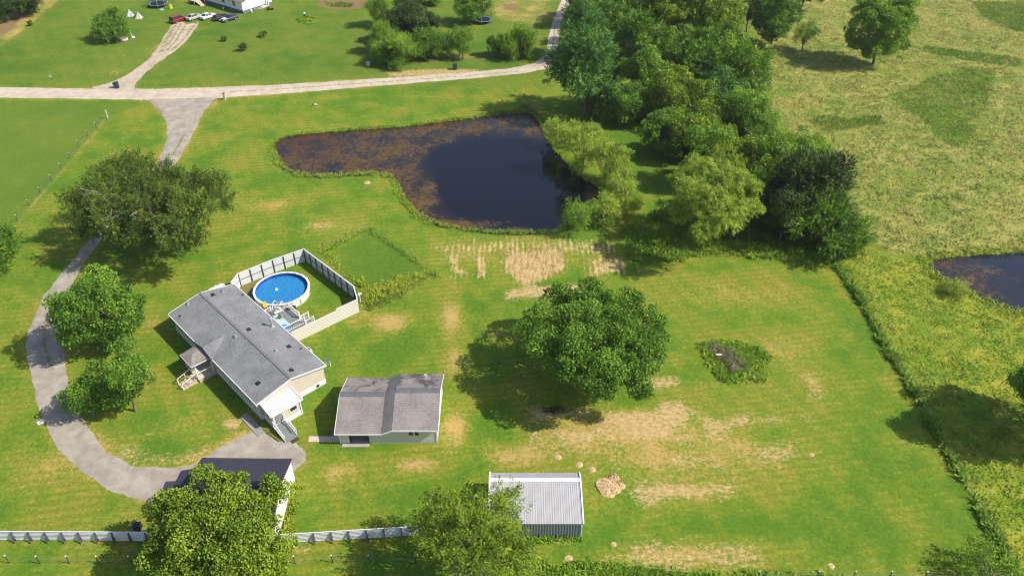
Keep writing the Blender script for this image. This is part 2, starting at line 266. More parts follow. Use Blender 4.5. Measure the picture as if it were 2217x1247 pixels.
def ground_mat():
    t=NT('grass_ground'); a=t.sep(t.attr('ma',True)); b=t.sep(t.attr('mb',True)); c=t.sep(t.attr('mc',True))
    straw,dry,dirt=a[0],a[1],a[2]; past,ruff,lush=b[0],b[1],b[2]; field,rowv,cool=c[0],c[1],c[2]
    nb=t.noise(.045,4,.6); nm=t.noise(.35,4,.65); nf=t.noise(2.0,5,.8); nff=t.noise(9,3,.8)
    nst=t.noise(2.2,5,.8,vec=t.coord(.65,1,1)); nsv=t.noise(1.8,4,.75,vec=t.coord(1,.35,1)); nmm=t.noise(.13,5,.65)
    fine=t.math('ADD',t.math('MULTIPLY',nf,.6),t.math('MULTIPLY',nff,.4))
    # lawn
    k=t.math('ADD',t.math('MULTIPLY',nb,.8),t.math('MULTIPLY',nm,.65)); k=t.math('ADD',k,t.math('MULTIPLY',t.math('SUBTRACT',nmm,.5),2.1)); k=t.math('ADD',k,t.math('MULTIPLY',dry,.55)); k=t.math('SUBTRACT',k,t.math('MULTIPLY',lush,.45))
    g=t.mix(t.ss(k,.42,.82),(.100,.200,.017),(.198,.262,.025)); g=t.mix(t.ss(k,.66,1.1),g,(.33,.285,.045))
    g=t.mix(t.math('MULTIPLY',cool,.85),g,t.mix(t.ss(t.math('ADD',t.math('ADD',nb,t.math('MULTIPLY',nmm,1.1)),t.math('MULTIPLY',nm,.5)),.95,1.6),(.070,.150,.018),(.185,.225,.034)))
    g=t.mix(t.ss(fine,.38,.62,.68,0),g,(.045,.095,.012)); g=t.mix(t.ss(t.math('ADD',fine,t.math('MULTIPLY',dry,.12)),.54,.70,0,.5),g,(.36,.34,.075))
    # mower lines
    wv=t.n('ShaderNodeTexWave',wave_type='BANDS',bands_direction='DIAGONAL'); wv.inputs['Scale'].default_value=.16; wv.inputs['Distortion'].default_value=3; wv.inputs['Detail'].default_value=2; wv.inputs['Detail Scale'].default_value=.4; t.l(t.coord(1,1,1,.3),wv.inputs[0])
    g=t.mix(t.math('MULTIPLY',wv.outputs['Fac'],t.math('MULTIPLY',t.ss(nb,.35,.6),.30)),g,(.08,.16,.014))
    wf=t.n('ShaderNodeTexWave',wave_type='BANDS',bands_direction='Y'); wf.inputs['Scale'].default_value=.35; wf.inputs['Distortion'].default_value=2.5; wf.inputs['Detail'].default_value=2; t.l(t.coord(.15,1,1),wf.inputs[0])
    g=t.mix(t.math('MULTIPLY',field,.30),g,t.mix(wf.outputs['Fac'],(.105,.175,.024),(.155,.215,.034)))
    mwx=t.n('ShaderNodeTexWave',wave_type='BANDS',bands_direction='X'); mwx.inputs['Scale'].default_value=.30; mwx.inputs['Distortion'].default_value=5; mwx.inputs['Detail'].default_value=2; mwx.inputs['Detail Scale'].default_value=.25; t.l(t.coord(.35,1,1,1.15),mwx.inputs[0])
    g=t.mix(t.math('MULTIPLY',mwx.outputs['Fac'],t.ss(nmm,.35,.6,.14,.42)),g,(.09,.16,.012))
    # dried patches
    dd=t.math('ADD',t.math('ADD',dry,.06),t.math('MULTIPLY',t.math('SUBTRACT',fine,.5),1.9)); dd=t.math('ADD',dd,t.math('MULTIPLY',t.math('SUBTRACT',nmm,.5),1.7)); dd=t.math('SUBTRACT',dd,t.math('MULTIPLY',t.math('ADD',lush,t.math('MULTIPLY',cool,.4)),.2))
    g=t.mix(t.ss(dd,.48,1.05,0,.88),g,(.44,.30,.11))
    # pasture and rough weeds
    pc=t.mix(t.ss(t.math('ADD',nm,t.math('MULTIPLY',nb,.4)),.5,.9),(.18,.235,.04),(.40,.36,.11)); pc=t.mix(t.ss(nf,.35,.6,.45,0),pc,(.09,.13,.022)); pc=t.mix(t.ss(nmm,.49,.62,0,.65),pc,(.14,.23,.028))
    pc=t.mix(t.math('MULTIPLY',t.ss(t.math('ADD',lush,t.math('MULTIPLY',t.math('SUBTRACT',nm,.5),.8)),.35,.7),.9),pc,(.13,.22,.022))
    g=t.mix(t.ss(past,.25,.75),g,pc)
    rc=t.mix(t.ss(t.math('ADD',nm,t.math('MULTIPLY',nb,.5)),.5,.95),(.14,.25,.022),(.36,.35,.045)); rc=t.mix(t.ss(nf,.36,.58,.4,0),rc,(.08,.12,.014))
    g=t.mix(t.ss(ruff,.3,.7),g,rc)
    # straw in rows
    st=t.mix(rowv,nst,nsv); wr=t.n('ShaderNodeTexWave',wave_type='BANDS',bands_direction='X'); wr.inputs['Scale'].default_value=.36; wr.inputs['Distortion'].default_value=2.2; wr.inputs['Detail'].default_value=3; wr.inputs['Detail Scale'].default_value=1.5; t.l(t.coord(1,.35,1),wr.inputs[0])
    sv=t.math('ADD',straw,t.math('MULTIPLY',t.math('SUBTRACT',st,.5),1.9)); sv=t.math('ADD',sv,t.math('MULTIPLY',t.math('SUBTRACT',fine,.5),2.6)); sv=t.math('SUBTRACT',sv,t.math('MULTIPLY',rowv,t.math('MULTIPLY',wr.outputs['Fac'],.34)))
    sv=t.math('SUBTRACT',sv,t.math('MULTIPLY',t.math('SUBTRACT',1.0,t.ss(straw,0,.2)),1.0))
    sc_=t.mix(t.ss(t.math('ADD',st,t.math('MULTIPLY',nff,.4)),.45,.85),(.26,.18,.07),(.56,.40,.20)); 
    g=t.mix(t.ss(sv,.24,.95,0,.93),g,sc_)
    dv=t.math('ADD',dirt,t.math('MULTIPLY',t.math('SUBTRACT',fine,.5),.9)); g=t.mix(t.ss(dv,.42,.7,0,.85),g,t.mix(nf,(.14,.085,.045),(.27,.18,.10)))
    h=t.math('ADD',t.math('MULTIPLY',nf,.5),t.math('MULTIPLY',nff,.22)); h=t.math('ADD',h,t.math('MULTIPLY',st,straw)); h=t.math('ADD',h,t.math('MULTIPLY',t.math('ADD',past,ruff),t.math('MULTIPLY',nf,.7)))
    t.bump(h,.8,.22); return t.done(g,.95,.08)
npmesh('ground',np.stack([x,y,z],1),Q,ground_mat(),{'ma':('POINT',np.stack([straw,dry,dirt],1)),'mb':('POINT',np.stack([past,ruff,lush],1)),'mc':('POINT',np.stack([field,rowv,cool],1))},smooth=True,kind='structure')
# ---------------------------------------------------------------- sheets laid on the ground (gravel, water)
def sheet(name,polys,step,zf,m,attrf=None,pad=1.2,**k):
    ax=[p[0] for P in polys for p in P]; ay=[p[1] for P in polys for p in P]
    xs=np.arange(min(ax)-pad,max(ax)+pad,step); ys=np.arange(max(30,min(ay)-pad),min(290,max(ay)+pad),step); X,Y=np.meshgrid(xs,ys); X=X.ravel(); Y=Y.ravel()
    d=np.minimum.reduce([sdpoly(X,Y,P) for P in polys]); Z=zf(X,Y,d); q=gridfaces(len(xs),len(ys)); q=q[(d[q]<pad).all(1)]
    u,inv=np.unique(q,return_inverse=True); at={n:('POINT',v[u]) for n,v in (attrf(X,Y,d) if attrf else {}).items()}
    return npmesh(name,np.stack([X,Y,Z],1)[u],inv.reshape(q.shape),m,at,smooth=True,kind='structure',**k)
def gravel_mat(name,a,b,gc=(.16,.15,.05)):
    t=NT(name); n=t.noise(.5,4,.6); f=t.noise(6,4,.8); md=t.attr('med'); m2=t.noise(1.3,4,.75)
    n9=t.noise(.12,4,.7,dist=1.5); c=t.mix(t.ss(n,.3,.7),a,b); c=t.mix(t.ss(n9,.5,.64,0,.4),c,tuple(v*.72 for v in a)); c=t.mix(t.ss(f,.4,.7,0,.35),c,tuple(v*.55 for v in a)); c=t.mix(t.ss(f,.6,.75,0,.5),c,tuple(min(1,v*1.3) for v in b))
    wv=t.noise(1.2,2,.5,vec=t.coord(1,.2,1)); 
    c=t.mix(t.ss(t.math('ADD',md,t.math('MULTIPLY',t.math('SUBTRACT',m2,.5),2.4)),.55,.85,0,.8),c,gc); t.bump(f,.5,.03); return t.done(c,.95,.1)
def zr(top,amp):
    def f(X,Y,d):
        dd=d+(fbm(X,Y,.5,33)-.5)*amp*2+(fbm(X,Y,2.3,37)-.5)*.35; return np.clip(-dd*.12,-.05,top)
    return f
def medf(pls,w=.5):
    L=[GP(p) for p in pls]
    def f(X,Y,d):
        m=np.minimum.reduce([sdline(X,Y,l) for l in L]); return {'med':np.clip(1.25-m/w,0,1)*.85+np.clip(.35+d/1.2,0,.45)}
    return f
sheet('road',[ROAD],.42,zr(.045,.25),gravel_mat('pale_gravel',(.42,.355,.285),(.55,.47,.38)),medf([[(500,199),(620,193),(800,180),(1000,166),(1120,155)],[(1195,120),(1201,60)]],.45))
sheet('driveway',[DRIVE],.42,zr(.03,.3),gravel_mat('grey_gravel',(.27,.24,.205),(.40,.355,.30)),medf([[(400,290),(375,335),(340,375)],[(100,690),(95,745),(112,800)],[(180,560),(150,600)]],.55))
sheet('neighbour_driveway',[NDRIVE],.42,zr(.03,.4),gravel_mat('tan_gravel',(.38,.31,.23),(.50,.43,.34)),medf([[(425,50),(395,88),(372,110)],[(392,52),(370,90),(352,112)],[(373,60),(352,98)],[(330,120),(290,150)],[(405,50),(380,90),(362,110)],[(384,50),(360,92),(345,115)]],.55))
def water_mat(name,deep,alg,wts=1.0):
    t=NT(name); a=t.attr('algae'); v=t.n('ShaderNodeTexVoronoi',feature='DISTANCE_TO_EDGE'); v.inputs['Scale'].default_value=1.1; v.inputs['Randomness'].default_value=1
    vc=t.coord(.8,1,1); nn=t.n('ShaderNodeTexNoise'); nn.inputs['Scale'].default_value=1.5; nn.inputs['Detail'].default_value=4; t.l(vc,nn.inputs[0]); ad=t.n('ShaderNodeVectorMath',operation='ADD'); t.l(vc,ad.inputs[0]); t.l(nn.outputs['Color'],ad.inputs[1]); t.l(ad.outputs[0],v.inputs['Vector'])
    n1=t.noise(.22,5,.65); n2=t.noise(1.4,5,.75); k=t.math('ADD',a,t.math('MULTIPLY',t.math('SUBTRACT',n1,.5),1.6)); k=t.math('ADD',k,t.math('MULTIPLY',t.math('SUBTRACT',n2,.5),1.3))
    al=t.math('MULTIPLY',t.ss(k,.32,.85,0,.92),t.ss(v.outputs['Distance'],.01,.12,.4,1))
    al=t.math('MULTIPLY',al,wts); brown=t.attr('silt')
    ac=t.mix(t.ss(n2,.35,.65),tuple(c*.5 for c in alg),tuple(c*.85 for c in alg)); ac=t.mix(brown,ac,(.11,.045,.018))
    dc=t.mix(t.ss(a,.2,.6,0,.9),deep,(.026,.017,.012)); c=t.mix(al,dc,ac)
    nb=t.noise(.8,2); t.bump(nb,.03,.02)
    m_=t.done(c,t.ss(al,0,1,.06,.7),.5); t.l(t.ss(al,0,.8,.5,.05),t.b.inputs['Specular IOR Level']); return m_
def algf(X,Y,d):
    def bl(px,py,rx,ry,v=1): 
        c=G(px,py); s=pxm(px,py); a=rx/s; b=abs(G(px,py-ry).y-c.y); return v*np.exp(-1.1*(((X-c.x)/a)**2+((Y-c.y)/b)**2))
    cl=sdpoly(X,Y,smooth(GP([(935,370),(1010,300),(1100,290),(1190,320),(1290,400),(1215,480),(1080,490),(965,450)]),2))
    a=np.clip(.28+cl/16,0,.58); a=np.maximum(a,bl(860,320,150,45,.75)); a=np.maximum(a,bl(910,430,50,50,.85)); a=np.maximum(a,bl(1110,262,90,20,.62)); a=np.where(cl<0,np.clip(.18+cl/10,0,.3),a); a=np.maximum(a,bl(980,485,120,16,.8))
    a=a-bl(950,330,60,30,.25)
    return {'algae':a,'silt':np.clip(bl(660,305,95,28,1.0)+np.clip(.55+d/3,0,.5),0,1)}
sheet('pond_water',[POND],.6,lambda X,Y,d:np.full(X.shape,-.3),water_mat('pond_water',(.0045,.0055,.011),(.165,.105,.045)),algf,pad=1.0)
def alg2(X,Y,d):
    c=G(2120,600); return {'algae':np.clip(.55-np.hypot(X-c.x+5,(Y-c.y)*1.)/26,0,.6)+.1,'silt':0*X}
sheet('far_pond_water',[POND2],.6,lambda X,Y,d:np.full(X.shape,-.3),water_mat('far_pond_water',(.012,.016,.026),(.20,.13,.055),.8),alg2,pad=1.0)
# concrete walk in slabs
mb=MB(); x0=-24.6
for i in range(4): mb.box(x0+i*1.02,x0+i*1.02+1.0,63.35,64.25,-.05,.06)
mb.build('sidewalk',M('concrete',(.50,.42,.33),.9,.1,2),kind='structure')
# ---------------------------------------------------------------- grasses and weeds
def leaves(C,N,L,W,tint,seed=0,droop=0.,nrm=None,jit=.5):
    """C centres, N directions leaf points to, returns V,Q rhombus leaves"""
    r=np.random.default_rng(seed); n=len(C); t=N/np.linalg.norm(N,axis=1,keepdims=True); rv=r.normal(size=(n,3)); s=np.cross(t,rv if nrm is None else nrm+rv*jit); s/=np.linalg.norm(s,axis=1,keepdims=True)+1e-9
    L=np.asarray(L).reshape(-1,1)*np.ones((n,1)); W=np.asarray(W).reshape(-1,1)*np.ones((n,1))
    tip=C+t*L; tip[:,2]-=droop*L[:,0]; mid=C+t*L*.45; V=np.stack([C,mid+s*W*.5,tip,mid-s*W*.5],1).reshape(-1,3); Qf=np.arange(4*n).reshape(n,4); return V,Qf,tint
def tufts(name,poly,dens,h,m,wd=.5,nb=6,seed=0,label=None,pts=True,width=None,lw=.13,maxn=60000,wfun=None,parent=None,cat='grass',kind='stuff',patch=0.0):
    r=np.random.default_rng(seed+100); P=GP(poly) if pts else poly
    ax=[p[0] for p in P]; ay=[p[1] for p in P]; pad=width or 0
    x0,x1,y0,y1=max(min(ax)-pad,-160),min(max(ax)+pad,160),max(min(ay)-pad,36),min(max(ay)+pad,250)
    n=int(min(maxn*4,(x1-x0)*(y1-y0)*dens)); X=r.uniform(x0,x1,n); Y=r.uniform(y0,y1,n)
    d=(sdline(X,Y,P)-width) if width else sdpoly(X,Y,P); ok=d<(fbm(X,Y,.6,seed+3)-.5)*1.2
    if patch: ok&=fbm(X,Y,.25,seed+9)>patch
    ok&=(sdpoly(X,Y,POND)>-.5)&(sdpoly(X,Y,POND2)>-.3); X,Y=X[ok][:maxn],Y[ok][:maxn]; n=len(X)
    hs=h*(.45+fbm(X,Y,.4,seed+5)*.9)*r.uniform(.7,1.25,n); tn=np.clip(fbm(X,Y,.15,seed+7)*1.1-.05+r.normal(0,.12,n),0,1)
    C=np.repeat(np.stack([X,Y,np.full(n,-.05)],1),nb,0); hh=np.repeat(hs,nb); k=len(C); C[:,0]+=r.normal(0,wd*.35,k); C[:,1]+=r.normal(0,wd*.35,k)
    N=np.stack([r.normal(0,1.0,k),r.normal(0,1.0,k),np.full(k,.8)],1); C[:,2]+=hh*r.uniform(0,.35,k)
    V,Qf,_=leaves(C,N,hh*r.uniform(.5,1,k),lw*r.uniform(.6,1.4,k),None,seed=seed,nrm=np.array([[0,0,1.]]),jit=.38)
    tt=np.clip(np.repeat(tn,nb)+r.normal(0,.12,k),0,1)
    return npmesh(name,V,Qf,m,{'tint':('FACE',tt)},label=label,cat=cat,kind=kind,parent=parent)
LM=dict(
 lawn=leafmat('tall_grass_leaf',(.12,.25,.020),(.23,.38,.030),(.38,.47,.06),.35),
 weed=leafmat('weed_leaf',(.16,.27,.022),(.30,.38,.032),(.46,.47,.06),.35),
 meadow=leafmat('meadow_leaf',(.11,.24,.020),(.24,.345,.03),(.46,.46,.06),.35),
 past=leafmat('pasture_leaf',(.17,.26,.04),(.33,.35,.085),(.55,.48,.18),.3),
 patch=leafmat('lush_patch_leaf',(.09,.20,.020),(.17,.30,.028),(.27,.37,.045),.3),
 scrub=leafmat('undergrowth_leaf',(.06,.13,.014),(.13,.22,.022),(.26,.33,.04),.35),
 straw=leafmat('straw_blade',(.22,.14,.055),(.45,.31,.14),(.66,.49,.27),.1),
 twig=leafmat('twig',(.06,.045,.04),(.13,.10,.085),(.24,.19,.16),0.02),
 mid=leafmat('mid_leaf',(.045,.113,.011),(.130,.266,.023),(.282,.452,.051)),
 bright=leafmat('bright_leaf',(.062,.141,.011),(.186,.339,.025),(.384,.542,.056)),
 dark=leafmat('dark_leaf',(.025,.055,.014),(.068,.125,.024),(.15,.23,.055)),
 blue=leafmat('blue_green_leaf',(.034,.102,.023),(.096,.226,.038),(.226,.395,.073)),
 olive=leafmat('olive_leaf',(.042,.085,.012),(.120,.190,.022),(.26,.34,.05)),
 willow=leafmat('willow_leaf',(.14,.24,.022),(.31,.43,.045),(.49,.59,.10),.35),
 yellow=leafmat('yellow_green_leaf',(.062,.130,.011),(.186,.299,.020),(.362,.463,.045)))
bankline=POND+[POND[0]]
tufts('pond_bank_grass',bankline,13,.6,LM['lawn'],width=.8,lw=.09,wd=.35,pts=False,seed=1,label='bright tall grass fringing the brown pond',maxn=26000,nb=6)
tufts('far_pond_bank_grass',POND2+[POND2[0]],4,.6,LM['weed'],width=1.6,pts=False,seed=2,label='scrubby green growth round the blue-grey pond at the right edge',maxn=7000,nb=6,lw=.2)
tufts('pond_reeds',[(1118,236),(1142,232),(1165,252),(1160,236),(1138,222)],10,1.9,LM['past'],seed=3,label='tall brownish reeds at the far corner of the pond',nb=7,lw=.09)
tufts('pasture_grass',PAST,2.6,.5,LM['past'],seed=4,label='pale tussocky pasture grass right of the wood',maxn=52000,nb=5,wd=.8,lw=.2)
tufts('green_pasture_patch',[(1930,215),(2010,170),(2100,150),(2160,150),(2140,220),(2110,270),(2110,310),(2060,322),(2000,270)],5,.4,LM['patch'],seed=5,label='greener hollow of grass in the pale pasture',maxn=16000,nb=6,lw=.16,patch=.3)
tufts('green_pasture_patch',[(1998,98),(2060,108),(2130,118),(2205,126),(2205,146),(2120,136),(2050,124),(2000,112)],8,.5,LM['patch'],seed=51,label='long narrow band of greener grass above the large green hollow',maxn=6000,nb=6,lw=.16,patch=.3)
tufts('green_pasture_patch',[(2105,6),(2240,4),(2240,76),(2180,62),(2125,36)],7,.5,LM['patch'],seed=52,label='green grass area in the top right corner of the pasture',maxn=8000,nb=6,lw=.16)
tufts('green_pasture_patch',[(1752,262),(1790,250),(1835,258),(1905,250),(1920,268),(1840,280),(1780,284)],8,.5,LM['patch'],seed=53,label='small green patch of pasture grass nearest the wood',maxn=4000,nb=6,lw=.16,patch=.35)
tufts('rough_meadow',RUFF,5,.34,LM['meadow'],seed=6,label='yellow-green rough meadow beyond the right fence',maxn=42000,nb=6,wd=.7,lw=.16)
tufts('ditch_weeds',[(1338,500),(1400,480),(1480,495),(1560,520),(1660,525),(1800,555),(1850,590),(1700,565),(1555,553),(1400,572),(1360,558)],9,.8,LM['lawn'],seed=7,label='lush green weeds in the ditch below the big willow',maxn=16000,nb=7,lw=.18)
tufts('garden_border_weeds',[(800,497),(945,598),(800,672),(787,662),(768,615),(700,545),(800,497)],14,.5,LM['lawn'],width=.5,wd=.35,patch=.3,seed=8,label='tall weeds bordering the little garden behind the pool fence',maxn=9000,nb=7,lw=.1)
tufts('garden_weeds',[(742,600),(770,596),(800,625),(860,600),(930,590),(900,620),(800,668),(775,672)],10,.9,LM['weed'],seed=9,label='weedy lower corner of the garden with reddish tops',maxn=6000,nb=7,lw=.15,patch=.4)
tufts('shop_side_weeds',[(642,1036),(655,1050),(640,1110),(628,1165),(612,1165),(618,1115),(636,1060)],16,.8,LM['weed'],seed=10,label='weeds along the white end wall of the dark-roofed shop',nb=7,lw=.16)
tufts('fence_line_weeds',[(1812,572),(1870,660),(1930,770),(1985,860),(2040,960),(2110,1080),(2150,1150),(2195,1240)],16,.95,LM['lawn'],width=.4,seed=11,label='tall weeds grown along the right wire fence',maxn=9000,nb=8,lw=.2)
tufts('bottom_edge_weeds',[(1040,1262),(1110,1218),(1280,1222),(1450,1238),(1800,1247),(1900,1262)],12,.7,LM['lawn'],seed=12,label='green weeds along the bottom edge right of the lacy tree',maxn=7000,nb=7,lw=.15)
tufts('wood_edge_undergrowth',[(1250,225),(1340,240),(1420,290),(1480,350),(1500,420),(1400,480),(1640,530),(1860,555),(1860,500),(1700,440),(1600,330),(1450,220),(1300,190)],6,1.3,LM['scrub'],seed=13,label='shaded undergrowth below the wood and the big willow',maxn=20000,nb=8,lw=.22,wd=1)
tufts('shed_foot_weeds',[(1130,1166),(1200,1158),(1262,1162),(1262,1170),(1130,1176)],18,.6,LM['lawn'],seed=14,label='weeds at the foot of the grey metal shed wall',nb=7)
tufts('strawy_rows',[(1090,540),(1218,536),(1226,590),(1180,604),(1132,614),(1108,596),(1092,570)],5,.22,LM['straw'],seed=15,label='raked straw lying in rows below the pond',nb=7,lw=.1,wd=.6)
tufts('garden_bed_plants',[(702,6),(740,4),(765,10),(760,16),(720,16)],6,.5,LM['mid'],seed=16,label='green vegetables in the brown garden bed at the top',nb=6,lw=.2,patch=.35)
tufts('round_bed_grass',[(642,42),(665,34),(692,40),(690,50),(668,55),(648,52)],8,.6,LM['lawn'],seed=17,label='round bed of tall pale grass in the neighbour lawn',nb=7,lw=.2)
# ---------------------------------------------------------------- trees
def unit(v): return v/(np.linalg.norm(v,axis=-1,keepdims=True)+1e-9)
BARK=M('bark',(.17,.13,.10),.95,.2,3); BARKP=M('pale_bark',(.36,.31,.25),.9,.15,3)
KIND=dict( # leaf len, width, leaves per m2, clump radius, droop, outward weight
 maple=(.34,.24,30,1.2,.1,.55), round_=(.32,.24,32,1.0,.1,.6), dark=(.36,.2,28,1.1,.1,.7), sparse=(.34,.2,20,.95,.0,.4), lacy=(.46,.13,26,1.0,.25,.6),
 willow=(.46,.12,40,1.0,.35,.4), cedar=(.55,.16,24,.85,.0,1.0), feather=(.8,.17,17,1.1,.1,1.1), shrub=(.38,.2,24,.7,.1,.7))
def crown_arrays(kind,Rr,B,seed,lobes=9,fill=1.0,flat=0.0,L=None,ls=1.0):
    r=np.random.default_rng(seed); ll,lw,dens,cr,droop,ow=KIND[kind]; ll*=ls; lw*=ls; dens/=ls*ls; cr*=(1+ls)/2; cr=cr*max(.5,min(1.3,(Rr/6)**.6))
    if L is None:                                                  # lobes: uneven outline
        L=[(np.zeros(3),np.array([.55*Rr,.55*Rr,.62*B]))]; lobes=int(lobes*1.5)
        for i in range(lobes):
            a=2*PI*(i*.618+r.uniform(-.12,.12)); e=r.uniform(-.85,1.15); q=r.uniform(.22,.42); rad=r.uniform(.72,1.12)-q*.85
            rad=max(.35,rad); L.append((np.array([math.cos(a)*math.cos(e)*Rr*rad,math.sin(a)*math.cos(e)*Rr*rad,math.sin(e)*B*rad]),np.array([Rr*q,Rr*q,min(B,Rr)*q*1.1])))
    else: L=[(np.array([0,0,-.05*B]),np.array([.69*Rr,.69*Rr,.64*B]))]+L
    cl=[];ct=[]
    for c,rr in L:
        area=4*PI*rr[0]*(rr[0]+rr[2])/2; n=max(6,int(area/(cr*cr*1.7)*fill)); d=unit(r.normal(size=(n,3))); rad=r.uniform(.5,1.06,n)[:,None]
        P=c+d*rr*rad; o=P[:,2]>-.95*B; P=P[o]
        q=np.ones(len(P),bool)                                   # drop clumps deep inside other lobes
        for c2,r2 in L:
            if c2 is c: continue
            q&=(((P-c2)/r2)**2).sum(1)>.5
        cl.append(P[q]); ct.append(np.full(q.sum(),r.normal(0,.10)-(.12 if len(cl)==1 else 0)))  # core leaves tinted darker to imitate shade inside the crown
    P=np.concatenate(cl); T0=np.concatenate(ct)
    if flat: k=r.random(len(P))<(1-flat); P=P[k]; T0=T0[k]
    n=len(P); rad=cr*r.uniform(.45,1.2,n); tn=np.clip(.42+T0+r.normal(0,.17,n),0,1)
    per=np.maximum(12,(dens*rad*rad*2.9)).astype(int); idx=np.repeat(np.arange(n),per); m=len(idx); out=unit(P/np.array([Rr,Rr,B])+np.array([0,0,.25])); s=(.8+.4*r.random(m))*max(.75,min(1.1,(Rr/6)**.5))
    if kind in('feather','cedar','lacy','willow','sparse'):         # leaves along sprays
        ax=unit(out+r.normal(0,.55,(n,3))); 
        if kind=='willow': ax[:,2]=ax[:,2]*.8-.05
        nsp=5; axs=unit(ax[:,None,:]+r.normal(0,.55,(n,nsp,3))); pick=r.integers(0,nsp,m); A_=axs[idx,pick]; u=r.random(m)**.8
        C=P[idx]+A_*(u*rad[idx]*1.7)[:,None]+r.normal(0,1,(m,3))*(.16*rad[idx]*(1.25-u*.7))[:,None]; 
        if kind=='willow': C[:,2]-=u*u*rad[idx]*.6
        N=unit(A_*ow+r.normal(0,.5,(m,3))); N[:,2]-=droop; nr=unit((C-P[idx])*.5+out[idx]*.6+np.array([0,0,.55]))
    else:
        d=unit(r.normal(size=(m,3))+out[idx]*.75); rr=rad[idx]*r.uniform(.6,1.05,m)
        nr=unit(d+np.array([0,0,.25])); C=P[idx]+d*rr[:,None]*np.array([1,1,.75]); N=unit(np.cross(d,r.normal(size=(m,3)))*1.0+d*.45+out[idx]*.2); N[:,2]-=droop
    V,Qf,_=leaves(C,N,ll*s,lw*s,None,seed=seed+1,nrm=nr,jit=.75)
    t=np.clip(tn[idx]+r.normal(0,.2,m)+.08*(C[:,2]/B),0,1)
    return V,Qf,t,P,L
def tree(name,c,Rr,B,kind,mat,label,seed,gap=1.2,cat='tree',group=None,bark=None,trunk=.3,lobes=9,fill=1.0,flat=0.,bare=0,cname='crown',L=None,ls=1.0):
    """c = centre of the crown in the world"""
    zc=c[2]; o=empty(name,(c[0],c[1],0),0,label=label,cat=cat,group=group)
    V,Qf,t,P,L=crown_arrays(kind,Rr,B,seed,lobes,fill,flat,L,ls); V=V+np.array([0,0,zc]); V[:,2]=np.maximum(V[:,2],.05)
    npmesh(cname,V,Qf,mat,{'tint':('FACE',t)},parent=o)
    r=np.random.default_rng(seed+5); mb=MB(); top=Vector((0,0,zc+B*.35)); k=Vector((r.uniform(-.4,.4),r.uniform(-.4,.4),zc*.5))
    mb.tube([(0,0,-.2),(0,0,.3),k,top],[trunk*1.5,trunk*1.1,trunk*.85,trunk*.3],8)
    for cc,rr in L[1:]:
        a=Vector((k.x*.7,k.y*.7,zc*r.uniform(.45,.8)-B*.2)); a.z=max(.5,a.z); b=Vector(cc)+Vector((0,0,zc)); mid=a.lerp(b,.5)+Vector((r.uniform(-.4,.4),r.uniform(-.4,.4),r.uniform(0,.6)))
        mb.tube([a,mid,b],[trunk*.5,trunk*.32,trunk*.12],5)
    for i in r.choice(len(P),min(len(P),22),replace=False):
        b=Vector(P[i])+Vector((0,0,zc)); a=b*.45; a.z=zc+P[i][2]*.3; mb.tube([a,a.lerp(b,.5)+Vector((0,0,.25)),b],[trunk*.16,trunk*.11,trunk*.05],4)
    for i in range(bare):
        a=r.uniform(0,2*PI); e=r.uniform(.0,.7); q=r.uniform(.4,.82); p0=Vector((0,0,zc-B*.2)); b=Vector((math.cos(a)*Rr*q,math.sin(a)*Rr*q,zc+B*(.2+.75*math.sin(e))))
        m1=p0.lerp(b,.45)+Vector((r.uniform(-1,1),r.uniform(-1,1),r.uniform(0,1))); mb.tube([p0,m1,p0.lerp(b,.75)+Vector((r.uniform(-.5,.5),r.uniform(-.5,.5),.3)),b],[.14,.10,.07,.03],4)
        for j in range(4):
            s0=m1.lerp(b,r.uniform(.1,.9)); mb.tube([s0,s0+Vector((r.uniform(-1.6,1.6),r.uniform(-1.6,1.6),r.uniform(-.1,1.1)))],[.05,.015],4)
    mb.build('trunk',bark or BARK,o,smooth=True)
    return o
def fit(bb,gap=1.0,asp=None):
    """crown ellipsoid from its outline in the photo"""
    x0,y0,x1,y1=bb; cx,cy=(x0+x1)/2,(y0+y1)/2; z=4.
    for _ in range(8):
        s=pxm(cx,cy,z); g=G(cx,cy,z); d=math.atan2(H-z,g.y); Rr=(x1-x0)/2/s*.95; hh=(y1-y0)/2/s*.97; q=hh*hh-(Rr*math.sin(d))**2
        B=math.sqrt(max(q,(.45*Rr*math.cos(d))**2))/math.cos(d); B=min(B,1.6*Rr); z=B+gap
    return G(cx,cy,z),Rr,B
sd=[100]
def T(bb,kind,mat,label,name='tree',gap=1.0,**k):
    sd[0]+=7; c,Rr,B=fit(bb,gap)
    if 'lp' in k:                                                  # lobes surveyed from the photo
        L=[]
        for a,b,q in k.pop('lp'):
            rho=min(1,math.hypot((a-(bb[0]+bb[2])/2)/((bb[2]-bb[0])/2),(b-(bb[1]+bb[3])/2)/((bb[3]-bb[1])/2))); zz=c.z+B*(.5-.75*rho*rho); p=G(a,b,zz); rq=(q-2)/pxm(a,b,zz); L.append((np.array([p.x-c.x,p.y-c.y,zz-c.z]),np.array([rq,rq,rq*.85])))
        k['L']=L; k['ls']=.76
    k.setdefault('trunk',max(.1,.035*Rr+.04)); return tree(name,c,Rr,B,kind,LM[mat],label,k.pop('seed',sd[0]),gap,**k)
T((1125,618,1442,868),'maple','mid','broad bright green shade tree standing alone in the mown field',name='shade_tree',gap=1.8,trunk=.5,lp=[(1205,650,36),(1252,655,38),(1288,700,40),(1395,765,38),(1180,770,32),(1330,660,36),(1300,645,40),(1355,660,38),(1412,690,28),(1165,690,33),(1145,722,22),(1190,735,38),(1240,690,38),(1330,700,42),(1400,735,40),(1250,745,38),(1355,755,42),(1225,790,33),(1295,775,42),(1375,800,36),(1385,825,26),(1295,842,26),(1320,812,33),(1262,820,28)])
